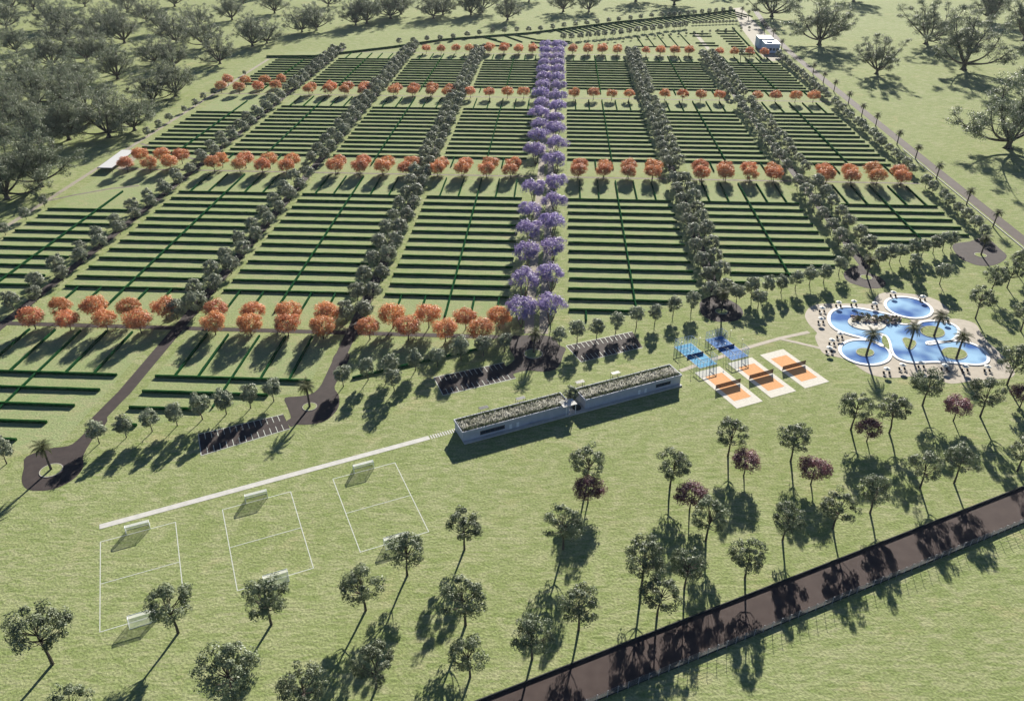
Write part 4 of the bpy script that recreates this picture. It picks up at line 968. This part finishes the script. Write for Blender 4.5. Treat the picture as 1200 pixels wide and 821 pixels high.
M['postm'] = mat('fence_post_metal', (0.33,0.34,0.35), 0.5, spec=.5); a = MB(); a.tube([(0, 0, .0), (0, 0, 3.0)], [.075, .065], 5); a.tube([(0, 0, 3.0), (0, -.45, 3.35)], [.06, .05], 4); pm = a.mesh('post', M['postm'])
k = 0; xx = 60.0
while xx < L - 20:
    if k < 100: link('post', pm, fe, (xx, -.5, 0)); k += 1
    xx += 3.15
a = MB()
for z in (1.0, 1.5, 2.0, 2.5, 2.95): a.bar((55, -.5, z), (L - 10, -.5, z), .018, 3)
a.build('wires', M['postm'], fe)

# ------------------------------------------------------------ white canopy, pavilion
c4 = [Vector(at(x, y, 3.2)) for x, y in ((113.5,197),(131,197.3),(159,176),(143,175.5))]; o = c4[0]; e = empty('shade_canopy', (o.x, o.y, 0)); tag(e, 'long flat white canopy with dark edge beside the left boundary', 'canopy')
P = [(p.x - o.x, p.y - o.y) for p in c4]; a = MB(); a.prism(ccw(P), 3.0, 3.3); a.build('roof_frame', M['metald'], e)
a = MB(); cx_ = sum(p[0] for p in P) / 4; cy_ = sum(p[1] for p in P) / 4; a.prism(ccw([(cx_ + (p[0] - cx_) * .93, cy_ + (p[1] - cy_) * .965) for p in P]), 3.31, 3.42); a.build('roof_panel', mat('white_membrane', (.5, .5, .49), .6), e)
for p in P:
    x, y = cx_ + (p[0] - cx_) * .94, cy_ + (p[1] - cy_) * .97; a = MB(); a.box(x - .12, x + .12, y - .12, y + .12, 0, 3.0); a.build('post', M['metald'], e)
a = MB(); pq = at(158, 196.5); a.prism(ccw([(q[0] - o.x, q[1] - o.y) for q in (at(137, 197.5), at(149, 199), at(163, 181), at(158, 179))]), .0, .12); a.build('floor_slab', M['gravel'], e)
fx = Vector(at(880.5, 50)); gx = Vector(at(895.5, 62)); 
e = empty('pavilion', (gx.x, gx.y, 0), -A - .05); tag(e, 'white and blue flat roofed pavilion at the far corner', 'building')
M['pwall'] = mat('pavilion_wall', (.46, .52, .64), .7, c2=(.52, .57, .68), scale=.2); M['proof'] = mat('pavilion_roof', (.45, .44, .38), .8); M['pwallw'] = mat('pavilion_pale_blue', (.34, .39, .48), .7)
a = MB(); a.box(0, 17, 0, 26, 0, 9.5); a.build('front_wing', M['pwall'], e); a = MB(); a.box(-.3, 17.3, -.3, 26.3, 9.5, 10.1); a.box(3, 9, 6, 12, 10.1, 11.5); a.build('front_roof', M['pwallw'], e)
a = MB(); a.box(-3, 14, 26.35, 52, 0, 10.5); a.build('rear_wing', M['pwall'], e); a = MB(); a.box(-3.4, 14.4, 26.4, 52.4, 10.5, 11.2); a.build('rear_roof', M['proof'], e)
for i in range(4): a = MB(); a.box(1.5 + i * 3.9, 4.2 + i * 3.9, -.08, .0, 2.5, 5.2); a.build('window', M['glassd'], e)
a = MB(); a.box(17.0, 19.5, 0, 26, 0, 3.4); a.build('side_terrace', M['proof'], e)
X, Y = at(871.5, 65); e = empty('pergola', (X, Y, 0), -A); tag(e, 'grey slatted pergola in front of the far pavilion', 'pergola')
for x in (0, 6, 12): 
    for y in (0, 8): a = MB(); a.box(x - .2, x + .2, y - .2, y + .2, 0, 3.6); a.build('post', M['metald'], e)
a = MB(); [a.box(-.6 + i * 1.05, -.2 + i * 1.05, -.8, 8.8, 3.62, 3.9) for i in range(13)]; a.build('slats', M['kerb'], e)

# ------------------------------------------------------------ haze
hz = MB(); hz.box(-1500, 1700, -60, 1700, -1, 215); ho = hz.build('haze', None); ho.data.materials.clear()
m = bpy.data.materials.new('haze_air'); m.use_nodes = True; N = m.node_tree.nodes; Lk = m.node_tree.links
N.remove(N['Principled BSDF']); pvn = N.new('ShaderNodeVolumePrincipled'); pvn.inputs['Color'].default_value = (.80, .86, .90, 1); pvn.inputs['Density'].default_value = 0.000016; pvn.inputs['Anisotropy'].default_value = 0.2
Lk.new(pvn.outputs[0], N['Material Output'].inputs['Volume']); ho.data.materials.append(m); tag(ho, kind='stuff'); ho['label'] = 'thin pale haze over the whole grounds'; ho['category'] = 'haze'
